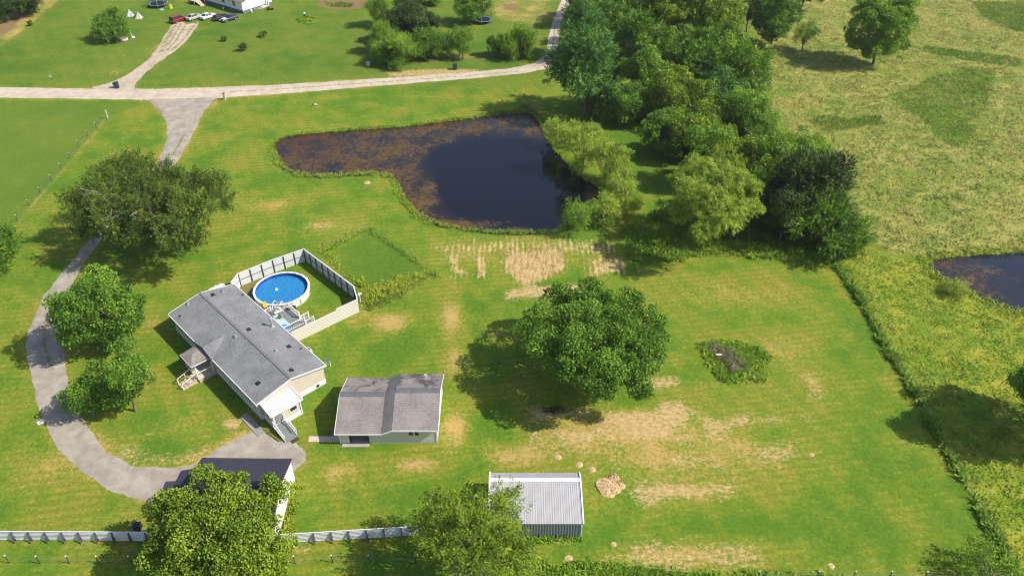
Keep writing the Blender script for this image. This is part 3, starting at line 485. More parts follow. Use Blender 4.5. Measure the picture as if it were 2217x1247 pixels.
T((135,330,500,552),'sparse','olive','wide olive tree with bare pale limbs overhanging the driveway',name='spreading_tree',gap=2.2,fill=1.35,flat=.04,bare=12,trunk=.45,bark=BARKP,lp=[(172,440,32),(200,420,34),(228,388,32),(262,362,30),(300,352,26),(340,372,26),(285,395,34),(335,412,30),(385,398,34),(425,405,34),(460,400,26),(478,432,22),(240,440,36),(300,445,30),(395,440,34),(440,455,26),(190,475,30),(230,482,26),(380,482,30),(420,500,26),(350,515,24),(395,528,22)])
T((103,572,303,772),'dark','mid','dense dark green tree on the inside of the driveway bend, upper of the pair',name='yard_tree',gap=.5,lobes=10,trunk=.32)
T((195,740,336,905),'round_','mid','rounded green tree below the upper driveway tree, nearer the house',name='yard_tree',gap=.3,lobes=8)
T((133,800,232,912),'round_','mid','smaller rounded tree touching the driveway bend at its lower side',name='yard_tree',gap=.2,lobes=7)
T((-95,486,40,586),'cedar','mid','conifer-like tree cut by the left edge of the picture',name='evergreen_tree',gap=.5)
T((310,1018,630,1320),'maple','yellow','large yellow-green tree hanging over the dark-roofed shop at the bottom',name='ash_tree',gap=1.6,trunk=.45,lp=[(440,1038,20),(470,1051,28),(512,1049,22),(572,1052,20),(594,1068,16),(372,1084,24),(410,1086,32),(350,1111,24),(475,1096,40),(556,1101,36),(410,1131,40),(510,1141,46),(580,1141,30),(354,1156,28),(418,1181,46),(487,1186,46),(566,1188,40),(600,1191,26),(345,1206,30),(395,1226,42),(465,1241,46),(540,1246,46),(590,1236,32)])
T((886,1034,1160,1296),'lacy','yellow','lacy yellow-green tree beside the grey metal shed',name='lacy_tree',gap=1.0,fill=.9,trunk=.35,lp=[(975,1078,22),(942,1090,20),(1010,1088,28),(1054,1075,22),(1086,1078,18),(1112,1085,16),(1060,1110,38),(1102,1120,24),(987,1110,38),(932,1125,30),(953,1155,38),(1020,1152,46),(1077,1162,44),(1115,1158,22),(930,1182,28),(998,1192,44),(1065,1197,44),(1118,1197,34),(1142,1217,18),(975,1222,26),(1043,1232,40),(1105,1228,40)])
T((2060,1192,2215,1290),'lacy','bright','low spreading bush at the bottom right corner by the fence',name='bush',gap=.1,cat='bush')
T((195,28,280,88),'cedar','mid','dense bush with bare dead spikes in the neighbour lawn',name='lawn_bush',gap=.1,bare=5,cat='bush')
T((-60,-70,88,38),'cedar','dark','dark tree in the top left corner by the bare field',name='corner_tree',gap=.2)
for bb,kd,mt,lb in [
 ((812,6,937,92),'round_','dark','very dark dome-shaped tree amid the clump by the upper gravel road'),
 ((796,-12,850,55),'lacy','bright','pale green tree behind the left of the dark dome tree'),
 ((795,48,852,112),'lacy','bright','light green tree in front of the left flank of the dark dome tree'),
 ((808,78,905,140),'lacy','bright','wide green bush at the roadside below the dark dome tree'),
 ((900,68,955,126),'feather','mid','mid green tree right of the roadside bush'),
 ((948,66,985,122),'lacy','mid','slim green tree, third from the right in the roadside row'),
 ((978,56,1024,126),'lacy','bright','upright light green tree with a visible thin trunk at the roadside'),
 ((1056,76,1092,120),'shrub','mid','thin small tree between the trampoline tree row and the road bend'),
 ((1094,64,1160,124),'feather','bright','rounded light tree nearest the road bend'),
 ((990,-22,1066,50),'lacy','mid','green tree leaning over the right trampoline'),
 ((880,-40,960,8),'shrub','mid','tree cut by the top edge behind the dark dome tree')]:
    T((bb[0]-4,bb[1]-3,bb[2]+4,bb[3]+3),kd,mt,lb,name='roadside_tree',gap=.05,group='trees along the upper road',lobes=9,fill=1.7,ls=.85)
for bb,lb in [((514,91,536,111),'small dark reddish shrub in the neighbour lawn'),((559,67,577,81),'tiny thin shrub above the reddish shrub'),((478,79,492,90),'smallest seedling left of the two lawn shrubs'),((60,0+46,68,56),'lone seedling in the top left lawn')]:
    T(bb,'shrub','olive',lb,name='small_shrub',gap=.05,cat='shrub',lobes=4)
WOOD=[
 ((1195,72,1348,246),'feather','blue','large blue-green tree at the left front corner of the wood by the road bend'),
 ((1212,12,1322,122),'feather','blue','blue-green tree beside the gravel road in the wood'),
 ((1222,-60,1338,44),'round_','mid','green tree overhanging the road at the top edge'),
 ((1312,-50,1425,62),'maple','blue','dull green tree at the top edge, second from the road'),
 ((1318,28,1444,136),'feather','mid','dull green tree in the middle left of the wood'),
 ((1388,-45,1505,104),'maple','yellow','yellow-green tree with warm top at the top of the wood'),
 ((1488,-70,1615,114),'maple','yellow','tallest bright yellow-green tree at the top of the wood'),
 ((1452,68,1592,180),'feather','mid','feathery mid green tree in the heart of the wood'),
 ((1338,96,1470,234),'maple','bright','bright tree just right of the large blue-green corner tree'),
 ((1540,88,1656,196),'feather','bright','feathery light tree at the pasture side of the wood, upper'),
 ((1388,148,1528,266),'maple','yellow','yellow-green tree at the front edge of the wood above the lawn strip'),
 ((1500,146,1622,246),'round_','blue','dark rounded tree in the right middle of the wood'),
 ((1440,228,1582,338),'maple','yellow','yellow-green tree at the front of the wood above the willow'),
 ((1538,188,1664,314),'maple','bright','bright tree at the pasture side, midway down the wood'),
 ((1482,262,1604,405),'maple','bright','tree standing right behind the top of the big willow'),
 ((1562,262,1694,398),'maple','yellow','yellow-green tree right of the willow top'),
 ((1622,300,1752,436),'maple','bright','bright tree above the dark feathery tree'),
 ((1676,328,1852,510),'feather','dark','dark olive feathery tree near the lower end of the wood'),
 ((1640,400,1762,530),'maple','dark','dark shaded tree between the big willow and the feathery tree'),
 ((1724,432,1866,552),'feather','mid','green tree at the very lower tip of the wood'),
 ((1800,478,1880,560),'shrub','bright','low bright shrub at the pasture corner of the wood'),
 ((1590,-60,1665,72),'round_','dark','dark tree just past the right top of the wood')]
WOOD+=[((1290,178,1398,262),'maple','mid','low dark tree between the blue-green corner tree and the lawn strip'),
 ((1405,62,1495,160),'maple','bright','tree filling the gap between the tallest tree and the dull green one'),
 ((1588,236,1690,330),'maple','mid','tree on the pasture edge above the right of the willow top'),
 ((1392,246,1500,338),'maple','mid','low tree at the wood front where the lawn strip narrows'),
 ((1700,286,1800,382),'maple','bright','tree on the pasture edge just above the dark feathery tree'),
 ((1556,368,1668,470),'maple','mid','shaded tree hidden behind the right flank of the big willow'),
 ((1270,-10,1370,90),'feather','mid','tree between the road and the two dull green ones at the top'),
 ((1470,-80,1560,40),'maple','bright','tree at the top edge left of the tallest yellow-green one'),
 ((1600,120,1668,215),'feather','mid','slim feathery tree on the upper pasture edge'),
 ((1480,180,1570,270),'maple','bright','bright crown in the middle of the wood'),
 ((1660,440,1750,520),'round_','mid','low tree in front of the shaded one by the ditch')]
for bb,kd,mt,lb in WOOD:
    ex_=.04*(bb[2]-bb[0]); bb=(bb[0]-ex_,bb[1]-ex_,bb[2]+ex_,bb[3]+ex_)
    T(bb,kd,mt,lb,name='woodland_tree',gap=.3,group='trees of the wood',lobes=8,fill=.9)
T((1630,-40,1738,96),'round_','mid','round green tree in the pasture next to the wood',name='pasture_tree',gap=.2,lobes=8)
T((1717,42,1773,100),'lacy','bright','small pale tree on a thin trunk in the pasture',name='pasture_tree',gap=1.5,lobes=6)
T((1835,-12,1988,142),'round_','bright','big rounded tree standing alone in the upper pasture',name='pasture_tree',gap=.2,lobes=11)
T((1690,-70,1800,14),'round_','mid','tree cut by the top edge between the two pasture trees',name='pasture_tree',lobes=7)
T((2198,700,2470,950),'maple','mid','tree cut by the right edge throwing a long shadow over the meadow',name='meadow_tree',gap=3.0,lobes=10)
for bb,kd,lb in [
 ((1176,252,1236,316),'willow','small pale willow at the upper bank of the pond'),
 ((1212,248,1316,372),'willow','tall pale willow leaning over the pond, second from the top'),
 ((1276,292,1372,402),'willow','pale willow behind the tall leaning one'),
 ((1302,368,1388,462),'willow','rounded yellow willow on the right bank'),
 ((1286,412,1345,486),'willow','small drooping willow between the yellow willow and the pond bush'),
 ((1212,428,1296,504),'lacy','dense light green bush at the lower right shore of the pond'),
 ((1288,455,1335,490),'lacy','small green bush right of the dense pond bush')]:
    T(bb,kd,'willow' if kd=='willow' else 'bright',lb,name='willow_tree' if kd=='willow' else 'shore_bush',gap=.5,group='willows round the pond' if kd=='willow' else None,lobes=9)
T((1452,304,1646,520),'willow','willow','large pale willow standing alone between the pond and the wood',name='large_willow',gap=.8,lp=[(1552,328,20),(1497,357,24),(1480,384,20),(1530,366,28),(1590,352,22),(1578,386,34),(1615,403,28),(1622,443,22),(1513,414,34),(1546,430,32),(1588,450,30),(1488,405,26),(1530,488,30),(1562,478,26),(1480,455,24)])
T((2042,608,2098,645),'lacy','willow','small yellow-green bush on the bank of the far pond',name='shore_bush',gap=.1,cat='bush')
# ---------------------------------------------------------------- building materials
def ribm(name,c,sc_=3.4,axis='X',rough=.5,metal=0,dark=.6):
    t=NT(name); w=t.n('ShaderNodeTexWave',wave_type='BANDS',bands_direction=axis); w.inputs['Scale'].default_value=sc_; t.l(t.coord(),w.inputs[0]); n=t.noise(.8,4)
    cc=t.mix(t.ss(w.outputs['Fac'],.75,1,0,1),c,tuple(v*dark for v in c)); cc=t.mix(t.ss(n,.35,.7,0,.22),cc,tuple(v*.7 for v in c)); t.bump(w.outputs['Fac'],.4,.03); return t.done(cc,rough,.35,metal)
GREYSH=shingle('grey_shingles',(.135,.14,.15),(.235,.24,.25),'x')
PORCHSH=shingle('brown_grey_shingles',(.20,.18,.165),(.27,.245,.225),'x')
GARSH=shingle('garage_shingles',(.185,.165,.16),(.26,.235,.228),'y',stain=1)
CAPSH=M('ridge_shingles',(.12,.125,.14),.95,.2,6)
WHITE=M('white_trim',(.68,.68,.69),.5,.05,2); CREAM=ribm('tan_siding',(.55,.49,.41),1.6,'Z',.7,dark=.8); SKIRT=ribm('white_skirting',(.74,.75,.76),1.3,'DIAGONAL',.6,dark=.85)
GREYW=ribm('grey_siding',(.56,.56,.52),1.6,'Z',.7,dark=.8); GLASS=M('window_glass',(.02,.025,.035),.12,.2,1,spec=.6); BLACK=M('black',(.02,.02,.022),.5,.2,3)
DECKM=ribm('grey_deck_boards',(.20,.22,.22),2.2,'Y',.8,dark=.6); WOOD_=M('tan_wood',(.50,.40,.30),.85,.15,4); TIMB=M('dark_timber',(.10,.085,.10),.85,.2,3)
# ---------------------------------------------------------------- mobile home
A=R(44.05); HO=G(555.4,876,3.1); HO=Vector((HO.x,HO.y,0)); W_,L_=9.92,24.1; RX=4.95
def HL(px,py,z):
    q=G(px,py,z)-HO; return Vector((q.x*math.cos(A)+q.y*math.sin(A),-q.x*math.sin(A)+q.y*math.cos(A),z))
hs=empty('mobile_home',HO,A,label='long double-wide home with grey shingle roof, tan walls and white skirting',cat='house')
ze,zr_=3.1,4.15
o_=.3
mb=MB(); mb.add([(o_,o_,.75),(W_-o_,o_,.75),(W_-o_,o_,ze-.08),(RX,o_,zr_-.12),(o_,o_,ze-.08),(o_,L_-o_,.75),(W_-o_,L_-o_,.75),(W_-o_,L_-o_,ze-.08),(RX,L_-o_,zr_-.12),(o_,L_-o_,ze-.08)],
 [(0,1,2,3,4),(9,8,7,6,5),(0,5,6,1),(1,6,7,2),(4,9,5,0),(2,7,8,3),(3,8,9,4)]); mb.build('wall',CREAM,hs)
MB().box(o_-.03,W_-o_+.03,o_-.03,L_-o_+.03,-.1,.75).build('skirting',SKIRT,hs)
mb=MB(); cy0,cy1,cyr,cz=11.2,16.2,13.6,3.72
mb.slab([(0,0,ze),(RX,0,zr_),(RX,L_,zr_),(0,L_,ze)],.07); mb.slab([(RX,0,zr_-.002),(W_,0,ze),(W_,L_,ze),(RX,L_,zr_-.002)],.07)
mb.slab([(-.12,cyr,cz),(-.12,cy0,ze+.02),(3.3,cyr,cz+.09)],.05); mb.slab([(-.12,cyr,cz),(3.3,cyr,cz+.09),(-.12,cy1,ze+.02)],.05)
rf=mb.build('roof',GREYSH,hs)
mb=MB(); mb.bar((RX,0,zr_+.02),(RX,L_,zr_+.02),.34,.04); mb.build('ridge_cap',M('grey_cap',(.16,.165,.175),.95,.2,6),rf)
for px,py,zz,nm in [(481,627,3.9,'roof_vent'),(460,637.6,4.,'roof_vent'),(408,660,3.5,'roof_vent'),(525,636,3.5,'vent_pipe'),(390,685,3.3,'vent_pipe'),(509.5,726.5,4.1,'roof_vent'),(538,713,4.0,'roof_vent'),(597,757,4.05,'roof_vent'),(624,747,3.75,'roof_vent'),(652,753.5,3.4,'vent_pipe'),(630,801,4.0,'roof_vent'),(559,828,3.6,'roof_vent')]:
    p=HL(px,py,zz); zt=ze+(zr_-ze)*(p.x/RX if p.x<RX else (W_-p.x)/(W_-RX)); m=MB()
    if nm=='roof_vent': m.box(p.x-.22,p.x+.22,p.y-.22,p.y+.22,zt-.1,zt+.22,.06); m.box(p.x-.3,p.x+.3,p.y-.3,p.y+.3,zt-.12,zt+.05)
    else: m.tube([(p.x,p.y,zt-.1),(p.x,p.y,zt+.3)],.09,8)
    m.build(nm,M('vent_grey',(.22,.23,.27),.6,.2,3) if (px+py)%2<1 else BLACK,rf,bevel=.02)
p=HL(590,707,3.3); m=MB(); zt=3.3; m.box(p.x-.35,p.x+.35,p.y-.35,p.y+.35,zt-.2,zt+.25,.15); m.tube([(p.x,p.y,zt),(p.x,p.y,zt+1.3)],.13,10); m.lathe([(.13,1.2),(.26,1.25),(.26,1.5),(.0,1.62)],(p.x,p.y,zt),12); m.build('stove_pipe',M('galvanised',(.45,.46,.48),.4,.2,4,metal=.4),rf,smooth=False)
mb=MB(); mb.bar((0,0,ze-.06),(RX,-.03,zr_-.06),.07,.2); mb.bar((RX,-.03,zr_-.06),(W_,0,ze-.06),.07,.2); mb.build('rake_trim',WHITE,hs); mb=MB(); mb.bar((0,L_,ze-.06),(RX,L_+.03,zr_-.06),.07,.2); mb.bar((RX,L_+.03,zr_-.06),(W_,L_,ze-.06),.07,.2)
mb.build('rake_trim',WHITE,hs)
mb=MB(); mb.box(-.1,0,0,11.2,ze-.17,ze-.01); mb.box(-.1,0,16.2,L_,ze-.17,ze-.01); mb.box(W_,W_+.1,0,L_,ze-.17,ze-.01); mb.bar((.02,.24,ze-.1),(.28,.24,.2),.09); mb.build('gutter',WHITE,hs)
def win(par,x,y,z0,w_,h_,nx,ny,name='window',t=.05,fr=WHITE,dbl=True):
    """window on a wall with outward normal (nx,ny)"""
    d=Vector((-ny,nx,0)); n=Vector((nx,ny,0)); c=Vector((x,y,z0+h_/2)); m=MB()
    def q(u0,u1,v0,v1,o0,o1,M_):
        pts=[c+d*u+Vector((0,0,v))+n*o for o in (o0,o1) for u,v in ((u0,v0),(u1,v0),(u1,v1),(u0,v1))]; M_.add(pts,[(3,2,1,0),(4,5,6,7),(0,1,5,4),(1,2,6,5),(2,3,7,6),(3,0,4,7)])
    f=.07; W2,H2=w_/2,h_/2
    q(-W2-f,W2+f,-H2-f,-H2,-.01,t,m);q(-W2-f,W2+f,H2,H2+f,-.01,t,m);q(-W2-f,-W2,-H2,H2,-.01,t,m);q(W2,W2+f,-H2,H2,-.01,t,m)
    if dbl:q(-.03,.03,-H2,H2,-.01,t,m)
    o=m.build(name,fr,par); g=MB(); q(-W2,W2,-H2,H2,-.02,.015,g); g.build('pane',GLASS,o); return o
for yy in (2.8,6.0,9.2,18.2,21.5): win(hs,o_,yy,1.45,1.1,1.1,-1,0)
for yy in (4,8,19.5): win(hs,W_-o_,yy,1.5,1.2,1.0,1,0)
p=HL(680,828,.3); MB().box(p.x-.2,p.x+.2,o_-.1,o_-.02,.2,.55).build('skirting_vent',BLACK,hs)
# front porch
pr=MB(); px0,px1,py0,py1=-2.5,.25,12.3,15.55
apx=(-1.5,13.9,3.15)
pr.slab([(px0,py0,2.65),(px1,py0,2.95),(px1,13.9,3.15),apx],.06).slab([(px0,py1,2.65),(px0,py0,2.65),apx],.06).slab([(px1,py1,2.95),(px0,py1,2.65),apx,(px1,13.9,3.15)],.06)
porch=pr.build('porch',PORCHSH,hs)
m=MB(); m.box(px0-.03,px1,py0-.06,py0-.01,2.5,2.66).box(px0-.06,px0-.01,py0,py1,2.5,2.63).box(px0,px1,py1+.01,py1+.06,2.5,2.63); m.build('fascia',WHITE,porch)
m=MB(); m.box(-2.3,.3,11.7,15.4,.55,.72); m.build('porch_floor',M('sand_boards',(.52,.45,.36),.8,.12,3),porch); MB().box(-2.2,.25,11.8,15.3,-.1,.548).build('porch_skirt',M('grey_skirt',(.42,.42,.40),.8),porch)
for a,b in ((-2.2,11.85),(-2.2,15.2),(-.1,11.85)): MB().box(a-.07,a+.07,b-.07,b+.07,.72,2.56).build('post',WHITE,porch)
for i in range(5): MB().box(-2.35-.42*(i+1),-2.33-.42*i,12.0,13.4,-.05,.6-.12*i).build('step',WOOD_,porch)
for yy in (12.0,13.4):
    m=MB(); m.bar((-2.3,yy,1.6),(-4.4,yy,.95),.08); m.bar((-4.35,yy,0),(-4.35,yy,.98),.1); m.bar((-3.3,yy,.2),(-3.3,yy,1.28),.08); m.build('handrail',WHITE,porch)
m=MB(); m.bar((-2.2,11.85,1.6),(.2,11.85,1.6),.08); m.bar((-2.2,15.2,1.6),(.2,15.2,1.6),.08); m.bar((-2.2,13.6,1.6),(-2.2,15.2,1.6),.08); m.build('railing',WHITE,porch)
MB().box(-.05+.32,.34,13.1,14.05,.72,2.75).build('front_door',M('dark_door',(.08,.07,.08),.5),porch)
# back entry with lean-to roof and deck stair
ad=MB(); ad.slab([(.5,.02,2.95),(4.62,.02,2.95),(4.7,-2.45,2.45),(.45,-2.5,2.45)],.05); entry=ad.build('entry_roof',ribm('pale_metal_roof',(.50,.50,.52),1.0,'X',.4,dark=.86),hs)
m=MB(); m.bar((.42,.05,2.98),(.38,-2.5,2.48),.14,.12); m.bar((4.7,.05,2.98),(4.78,-2.5,2.48),.14,.12); m.bar((.4,-2.53,2.42),(4.78,-2.53,2.42),.05,.1); m.build('roof_edge_trim',WHITE,entry)
mb=MB(); mb.add([(.62,.3,.72),(.62,-2.25,.72),(4.45,-2.25,.72),(4.45,.3,.72),(.62,.3,2.88),(.62,-2.25,2.42),(4.45,-2.25,2.42),(4.45,.3,2.88)],[(0,1,2,3),(4,7,6,5),(0,4,5,1),(1,5,6,2),(2,6,7,3)]); ew=mb.build('entry_wall',CREAM,hs)
MB().box(.58,4.49,-2.29,.26,-.1,.718).build('entry_skirting',SKIRT,hs)
MB().box(4.38,4.5,-2.36,-2.24,0,2.4).build('corner_trim',WHITE,ew)
win(ew,3.45,-2.25,1.35,.9,.6,0,-1,dbl=False); win(ew,.62,-1.1,1.3,.7,.7,-1,0,dbl=False); MB().box(.95,1.85,-2.31,-2.24,.74,2.3).build('back_door',M('grey_door',(.20,.21,.24),.5),ew)
m=MB(); m.box(.45,2.0,-3.3,-2.3,.5,.66)
stair=m.build('back_stair',DECKM,hs)
for i in range(5): MB().box(.45,2.0,-3.3-.36*(i+1),-3.3-.36*i,-.03,.52-.105*i).build('step',DECKM,stair)
for xx in (.42,2.03):
    m=MB(); m.bar((xx,-2.35,1.65),(xx,-3.2,1.6),.09); m.bar((xx,-3.2,1.6),(xx,-5.0,.95),.09,.11)
    for i in range(7): m.bar((xx,-2.5-.4*i,.1),(xx,-2.5-.4*i,1.62 if i<2 else 1.62-.145*(i-1.6)),.05)
    m.bar((xx,-2.35,.62),(xx,-3.2,.62),.06); m.bar((xx,-3.2,.62),(xx,-5.0,.12),.06); m.build('handrail',WHITE,stair)
MB().box(.9,1.9,-5.75,-5.2,.05,.075).build('door_mat',M('brown_mat',(.06,.035,.04),.95),None,loc=None)
dm=bpy.data.objects['door_mat']; dm.location=HO; dm.rotation_euler=(0,0,A); tag(dm,'dark brown mat on the gravel at the foot of the back stair','door mat')
m=MB(); m.box(-1.5,-.5,-1.9,2.6,0,.1); pv=m.build('side_path',M('wet_concrete',(.26,.26,.25),.9),None,kind='structure'); pv.location=HO; pv.rotation_euler=(0,0,A)
# ---------------------------------------------------------------- pool, its fence and the deck
PC=Vector((-34.3,92.15,0)); pool=empty('swimming_pool',PC,0,label='round above-ground pool with bright blue water and white wall',cat='pool')
n=20; MB().lathe([(4.0,0),(4.0,1.2),(3.94,1.2),(3.94,.3)],n=n).build('pool_wall',ribm('pool_panels',(.66,.64,.60),.6,'X',.5,dark=.9),pool)
MB().lathe([(3.86,1.27),(3.86,1.2),(4.18,1.2),(4.18,1.27),(3.86,1.27)],n=n).build('rim',M('white_rim',(.74,.74,.76),.45,.05),pool)
MB().lathe([(3.93,.2),(3.93,1.24)],n=n).build('liner',M('blue_liner',(.012,.05,.30),.4,.2,2),pool)
for k in range(n):
    if k%2: continue
    a=2*PI*k/n; MB().bar((4.06*math.cos(a),4.06*math.sin(a),0),(4.06*math.cos(a),4.06*math.sin(a),1.2),.1,.08).build('wall_post',M('post_white',(.6,.58,.56),.5,.05),pool)
t=NT('pool_water'); v=t.n('ShaderNodeTexVoronoi',feature='SMOOTH_F1'); v.inputs['Scale'].default_value=3.2; nn=t.n('ShaderNodeTexNoise'); nn.inputs['Scale'].default_value=2; t.l(t.coord(),nn.inputs[0]); t.l(nn.outputs['Color'],v.inputs['Vector'])
ns=t.noise(4,3,.6,dist=1.5); c=t.mix(t.ss(ns,.35,.7),(.012,.14,.36),(.035,.25,.52)); t.bump(ns,.15,.05); pw=t.done(c,.08,.5)  # caustic light ripples painted into the water colour as noise
MB().disc(3.93,(0,0,.66),48).build('water',pw,pool)
def lad(px,py):
    q=G(px,py,1.5)-PC; return q
fl=MB(); fl.lathe([(0,.22),(.12,.2),(.16,.08),(.28,.04),(.28,-.04),(0,-.06)],n=12); q=G(598,627,.68); fl.build('pool_floater',WHITE,None,smooth=True,loc=tuple(q),label='white chlorine floater drifting on the pool water',cat='floater')
# resin steps climbing over the rim
st=empty('pool_ladder',(PC.x+.5,PC.y-4.2,0),R(-10),label='white steps with grab rails over the near rim of the pool',cat='pool ladder')
for sx in (-.55,.55):
    m=MB(); m.tube([(sx,-.9,.0),(sx,-.75,1.5),(sx,-.2,2.0),(sx,.35,1.9),(sx,.8,1.2),(sx,.85,.9)],.05,6); m.build('grab_rail',WHITE,st,smooth=True)
for i in range(4): MB().box(-.5,.5,-.85+.16*i,-.6+.16*i,.25+.28*i,.32+.28*i).build('tread',WHITE,st)
pf=empty('pool_fence',(-33,92,0),0,label='tall white metal panel fence with dark posts enclosing the pool',cat='fence')
FP=[(-41.6,92.0),(-41.2,94.35),(-36.9,97.9),(-32.65,100.8),(-23.3,91.2),(-22.25,88.1),(-24.9,85.9),(-27.5,83.6),(-30.3,81.2)]
FH=[2.2,2.2,2.2,2.2,2.2,2.35,2.35,1.95,1.95]
cen=Vector((-32,92)); PANM=ribm('white_metal_panel',(.58,.59,.61),.9,'DIAGONAL',.45,dark=.88); CREAMP=ribm('cream_metal_panel',(.57,.54,.48),.9,'DIAGONAL',.5,dark=.85)
for i,(a,b) in enumerate(zip(FP[:-1],FP[1:])):
    a,b=Vector(a),Vector(b); L=(b-a).length; k=max(1,round(L/1.75)); nn_=Vector((-(b-a).y,(b-a).x)).normalized()
    if (cen-a).dot(nn_)<0: nn_=-nn_
    h=FH[i] if i<5 else FH[i]; hh=2.3 if i<6 else 1.95
    for j in range(k):
        p0=a.lerp(b,j/k); p1=a.lerp(b,(j+1)/k); q0=(p0.x-pf.location.x,p0.y-pf.location.y); q1=(p1.x-pf.location.x,p1.y-pf.location.y)
        m=MB(); m.bar((*q0,hh/2),(*q1,hh/2),.04,hh); m.build('panel',PANM if i<5 else CREAMP,pf)
        m=MB(); r0=(q0[0]+nn_.x*.09,q0[1]+nn_.y*.09); m.bar((*r0,0),(*r0,hh-.02),.13); m.build('post',TIMB,pf)
        if i<5: m=MB(); m.bar((q0[0]+nn_.x*.05,q0[1]+nn_.y*.05,1.15),(q1[0]+nn_.x*.05,q1[1]+nn_.y*.05,1.15),.05,.07); m.build('rail',TIMB,pf)
    m=MB(); m.bar((a.x-pf.location.x,a.y-pf.location.y,hh+.035),(b.x-pf.location.x,b.y-pf.location.y,hh+.035),.16,.07); m.build('cap',WHITE,pf)
dk=empty('pool_deck',HO,A,label='grey board deck with white railings between the home and the pool',cat='deck')
MB().box(9.75,13.9,11.9,17.3,.62,.74).build('deck_floor',DECKM,dk); MB().box(9.8,13.85,11.95,17.2,-.05,.61).build('deck_skirt',ribm('brown_skirt',(.24,.20,.16),1.3,'X',.9),dk)
MB().box(11.9,13.9,17.3,18.4,.9,1.1).build('pool_step',DECKM,dk); MB().box(9.8,11.8,17.3,18.6,.62,.74).build('upper_deck',DECKM,dk)
def rail(par,a,b,z0,h=1.0,n=4):
    m=MB(); a=Vector((*a,0));b=Vector((*b,0)); m.bar(a+Vector((0,0,z0+h)),b+Vector((0,0,z0+h)),.12,.09); m.bar(a+Vector((0,0,z0+.1)),b+Vector((0,0,z0+.1)),.07,.07)
    for i in range(n*3+1): p=a.lerp(b,i/(n*3)); m.bar(p+Vector((0,0,z0+.1)),p+Vector((0,0,z0+h)),.035)
    m.build('railing',WHITE,par)
    for p in (a,b): MB().bar(p+Vector((0,0,0)),p+Vector((0,0,z0+h+.15)),.17).build('rail_post',WHITE,par)
rail(dk,(10.2,11.95),(13.9,11.95),.74); rail(dk,(13.9,13.4),(13.9,16.2),.74); rail(dk,(9.9,17.25),(11.6,17.25),.74,1.0,3)
for i in range(3): MB().box(13.95+.32*i,13.95+.32*(i+1)-.01,12.0,13.3,-.02,.6-.17*i).build('stair_step',DECKM,dk)
rail(dk,(14.0,11.95),(15.3,11.95),.15,.85,2); rail(dk,(14.0,13.4),(15.3,13.4),.15,.85,2)
def hpl(mb,name,mat,label,cat,**k):
    o=mb.build(name,mat,None,label=label,cat=cat,**k); o.location=HO; o.rotation_euler=(0,0,A); return o
t=NT('striped_rug'); w_=t.n('ShaderNodeTexWave',wave_type='BANDS',bands_direction='Y'); w_.inputs['Scale'].default_value=1.6; t.l(t.coord(),w_.inputs[0])
rugm=t.done(t.mix(t.ss(w_.outputs['Fac'],.4,.6),(.55,.66,.62),(.20,.38,.36)),.9)
hpl(MB().box(10.5,12.2,12.9,16.6,.744,.77),'striped_rug',rugm,'pale green striped rug on the pool deck','rug')
tub=MB(); tub.lathe([(.0,.80),(.62,.80),(.72,1.1),(.80,1.1),(.72,.76),(0,.76)],(10.9,12.7,0),20); hpl(tub,'paddling_tub',M('blue_plastic',(.05,.28,.70),.35),'round blue plastic tub on the pool deck next to the eaves','tub',smooth=True)
def cplace(name,px,py,z,rz,label,cat,group=None): 
    q=G(px,py,z); return empty(name,q,rz,label=label,cat=cat,group=group)
ch=None
def chair(px,py,z,rz,label,mat,group=None):
    o=cplace('patio_chair',px,py,z,rz,label,'chair',group); MB().box(-.28,.28,-.25,.3,.38,.44).build('seat',mat,o); MB().slab([(-.28,.26,.45),(.28,.26,.45),(.28,.42,1.0),(-.28,.42,1.0)],.05).build('backrest',mat,o)
    for a in (-.25,.25):
        for b in (-.22,.27): MB().bar((a,b,0),(a,b,.4),.04).build('leg',BLACK,o)
    return o
chair(610,688,.77,R(160),'grey cushioned chair in the middle of the pool deck',M('grey_fabric',(.28,.28,.32),.9)); chair(576,668,.77,R(30),'yellow seat beside the pool rim near the home',M('yellow_plastic',(.65,.40,.05),.6))
tb=cplace('round_table',588,687,.77,0,'small dark round table by the roof edge on the pool deck','table'); MB().lathe([(0,.72),(.5,.72),(.5,.67),(0,.67)],n=20).build('table_top',M('slate_top',(.10,.10,.15),.5),tb); MB().tube([(0,0,0),(0,0,.68)],.05,8).build('pedestal',BLACK,tb); MB().lathe([(0,0),(.28,.0),(.28,.05),(0,.06)],n=12).build('base',BLACK,tb)
lc=cplace('lounge_chair',607,676,.77,R(-50),'pale lounge chair on the pool deck facing the pool ladder','lounge chair'); MB().slab([(-.32,-.9,.35),(.32,-.9,.35),(.32,.3,.35),(-.32,.3,.35)],.06).build('seat',M('sling',(.52,.50,.48),.8),lc); MB().slab([(-.32,.3,.36),(.32,.3,.36),(.32,.95,.85),(-.32,.95,.85)],.06).build('backrest',M('sling',(.5,.5,.5)),lc)
for a in (-.3,.3):
    for b in (-.8,.35): MB().bar((a,b,0),(a,b,.32),.04).build('leg',WHITE,lc)
gr=cplace('grill',636,676,0,R(20),'black barbecue grill on the lawn between pool and deck stairs','grill'); MB().box(-.45,.45,-.28,.28,.62,.85).build('firebox',BLACK,gr,bevel=.03); MB().tube([(-.43,0,.88),(.43,0,.88)],.27,12).build('lid',BLACK,gr); 
for a in (-.4,.4):
    for b in (-.22,.22): MB().bar((a,b,0),(a,b,.64),.05).build('leg',BLACK,gr)
MB().box(-.85,-.47,-.25,.25,.78,.82).build('side_shelf',BLACK,gr)
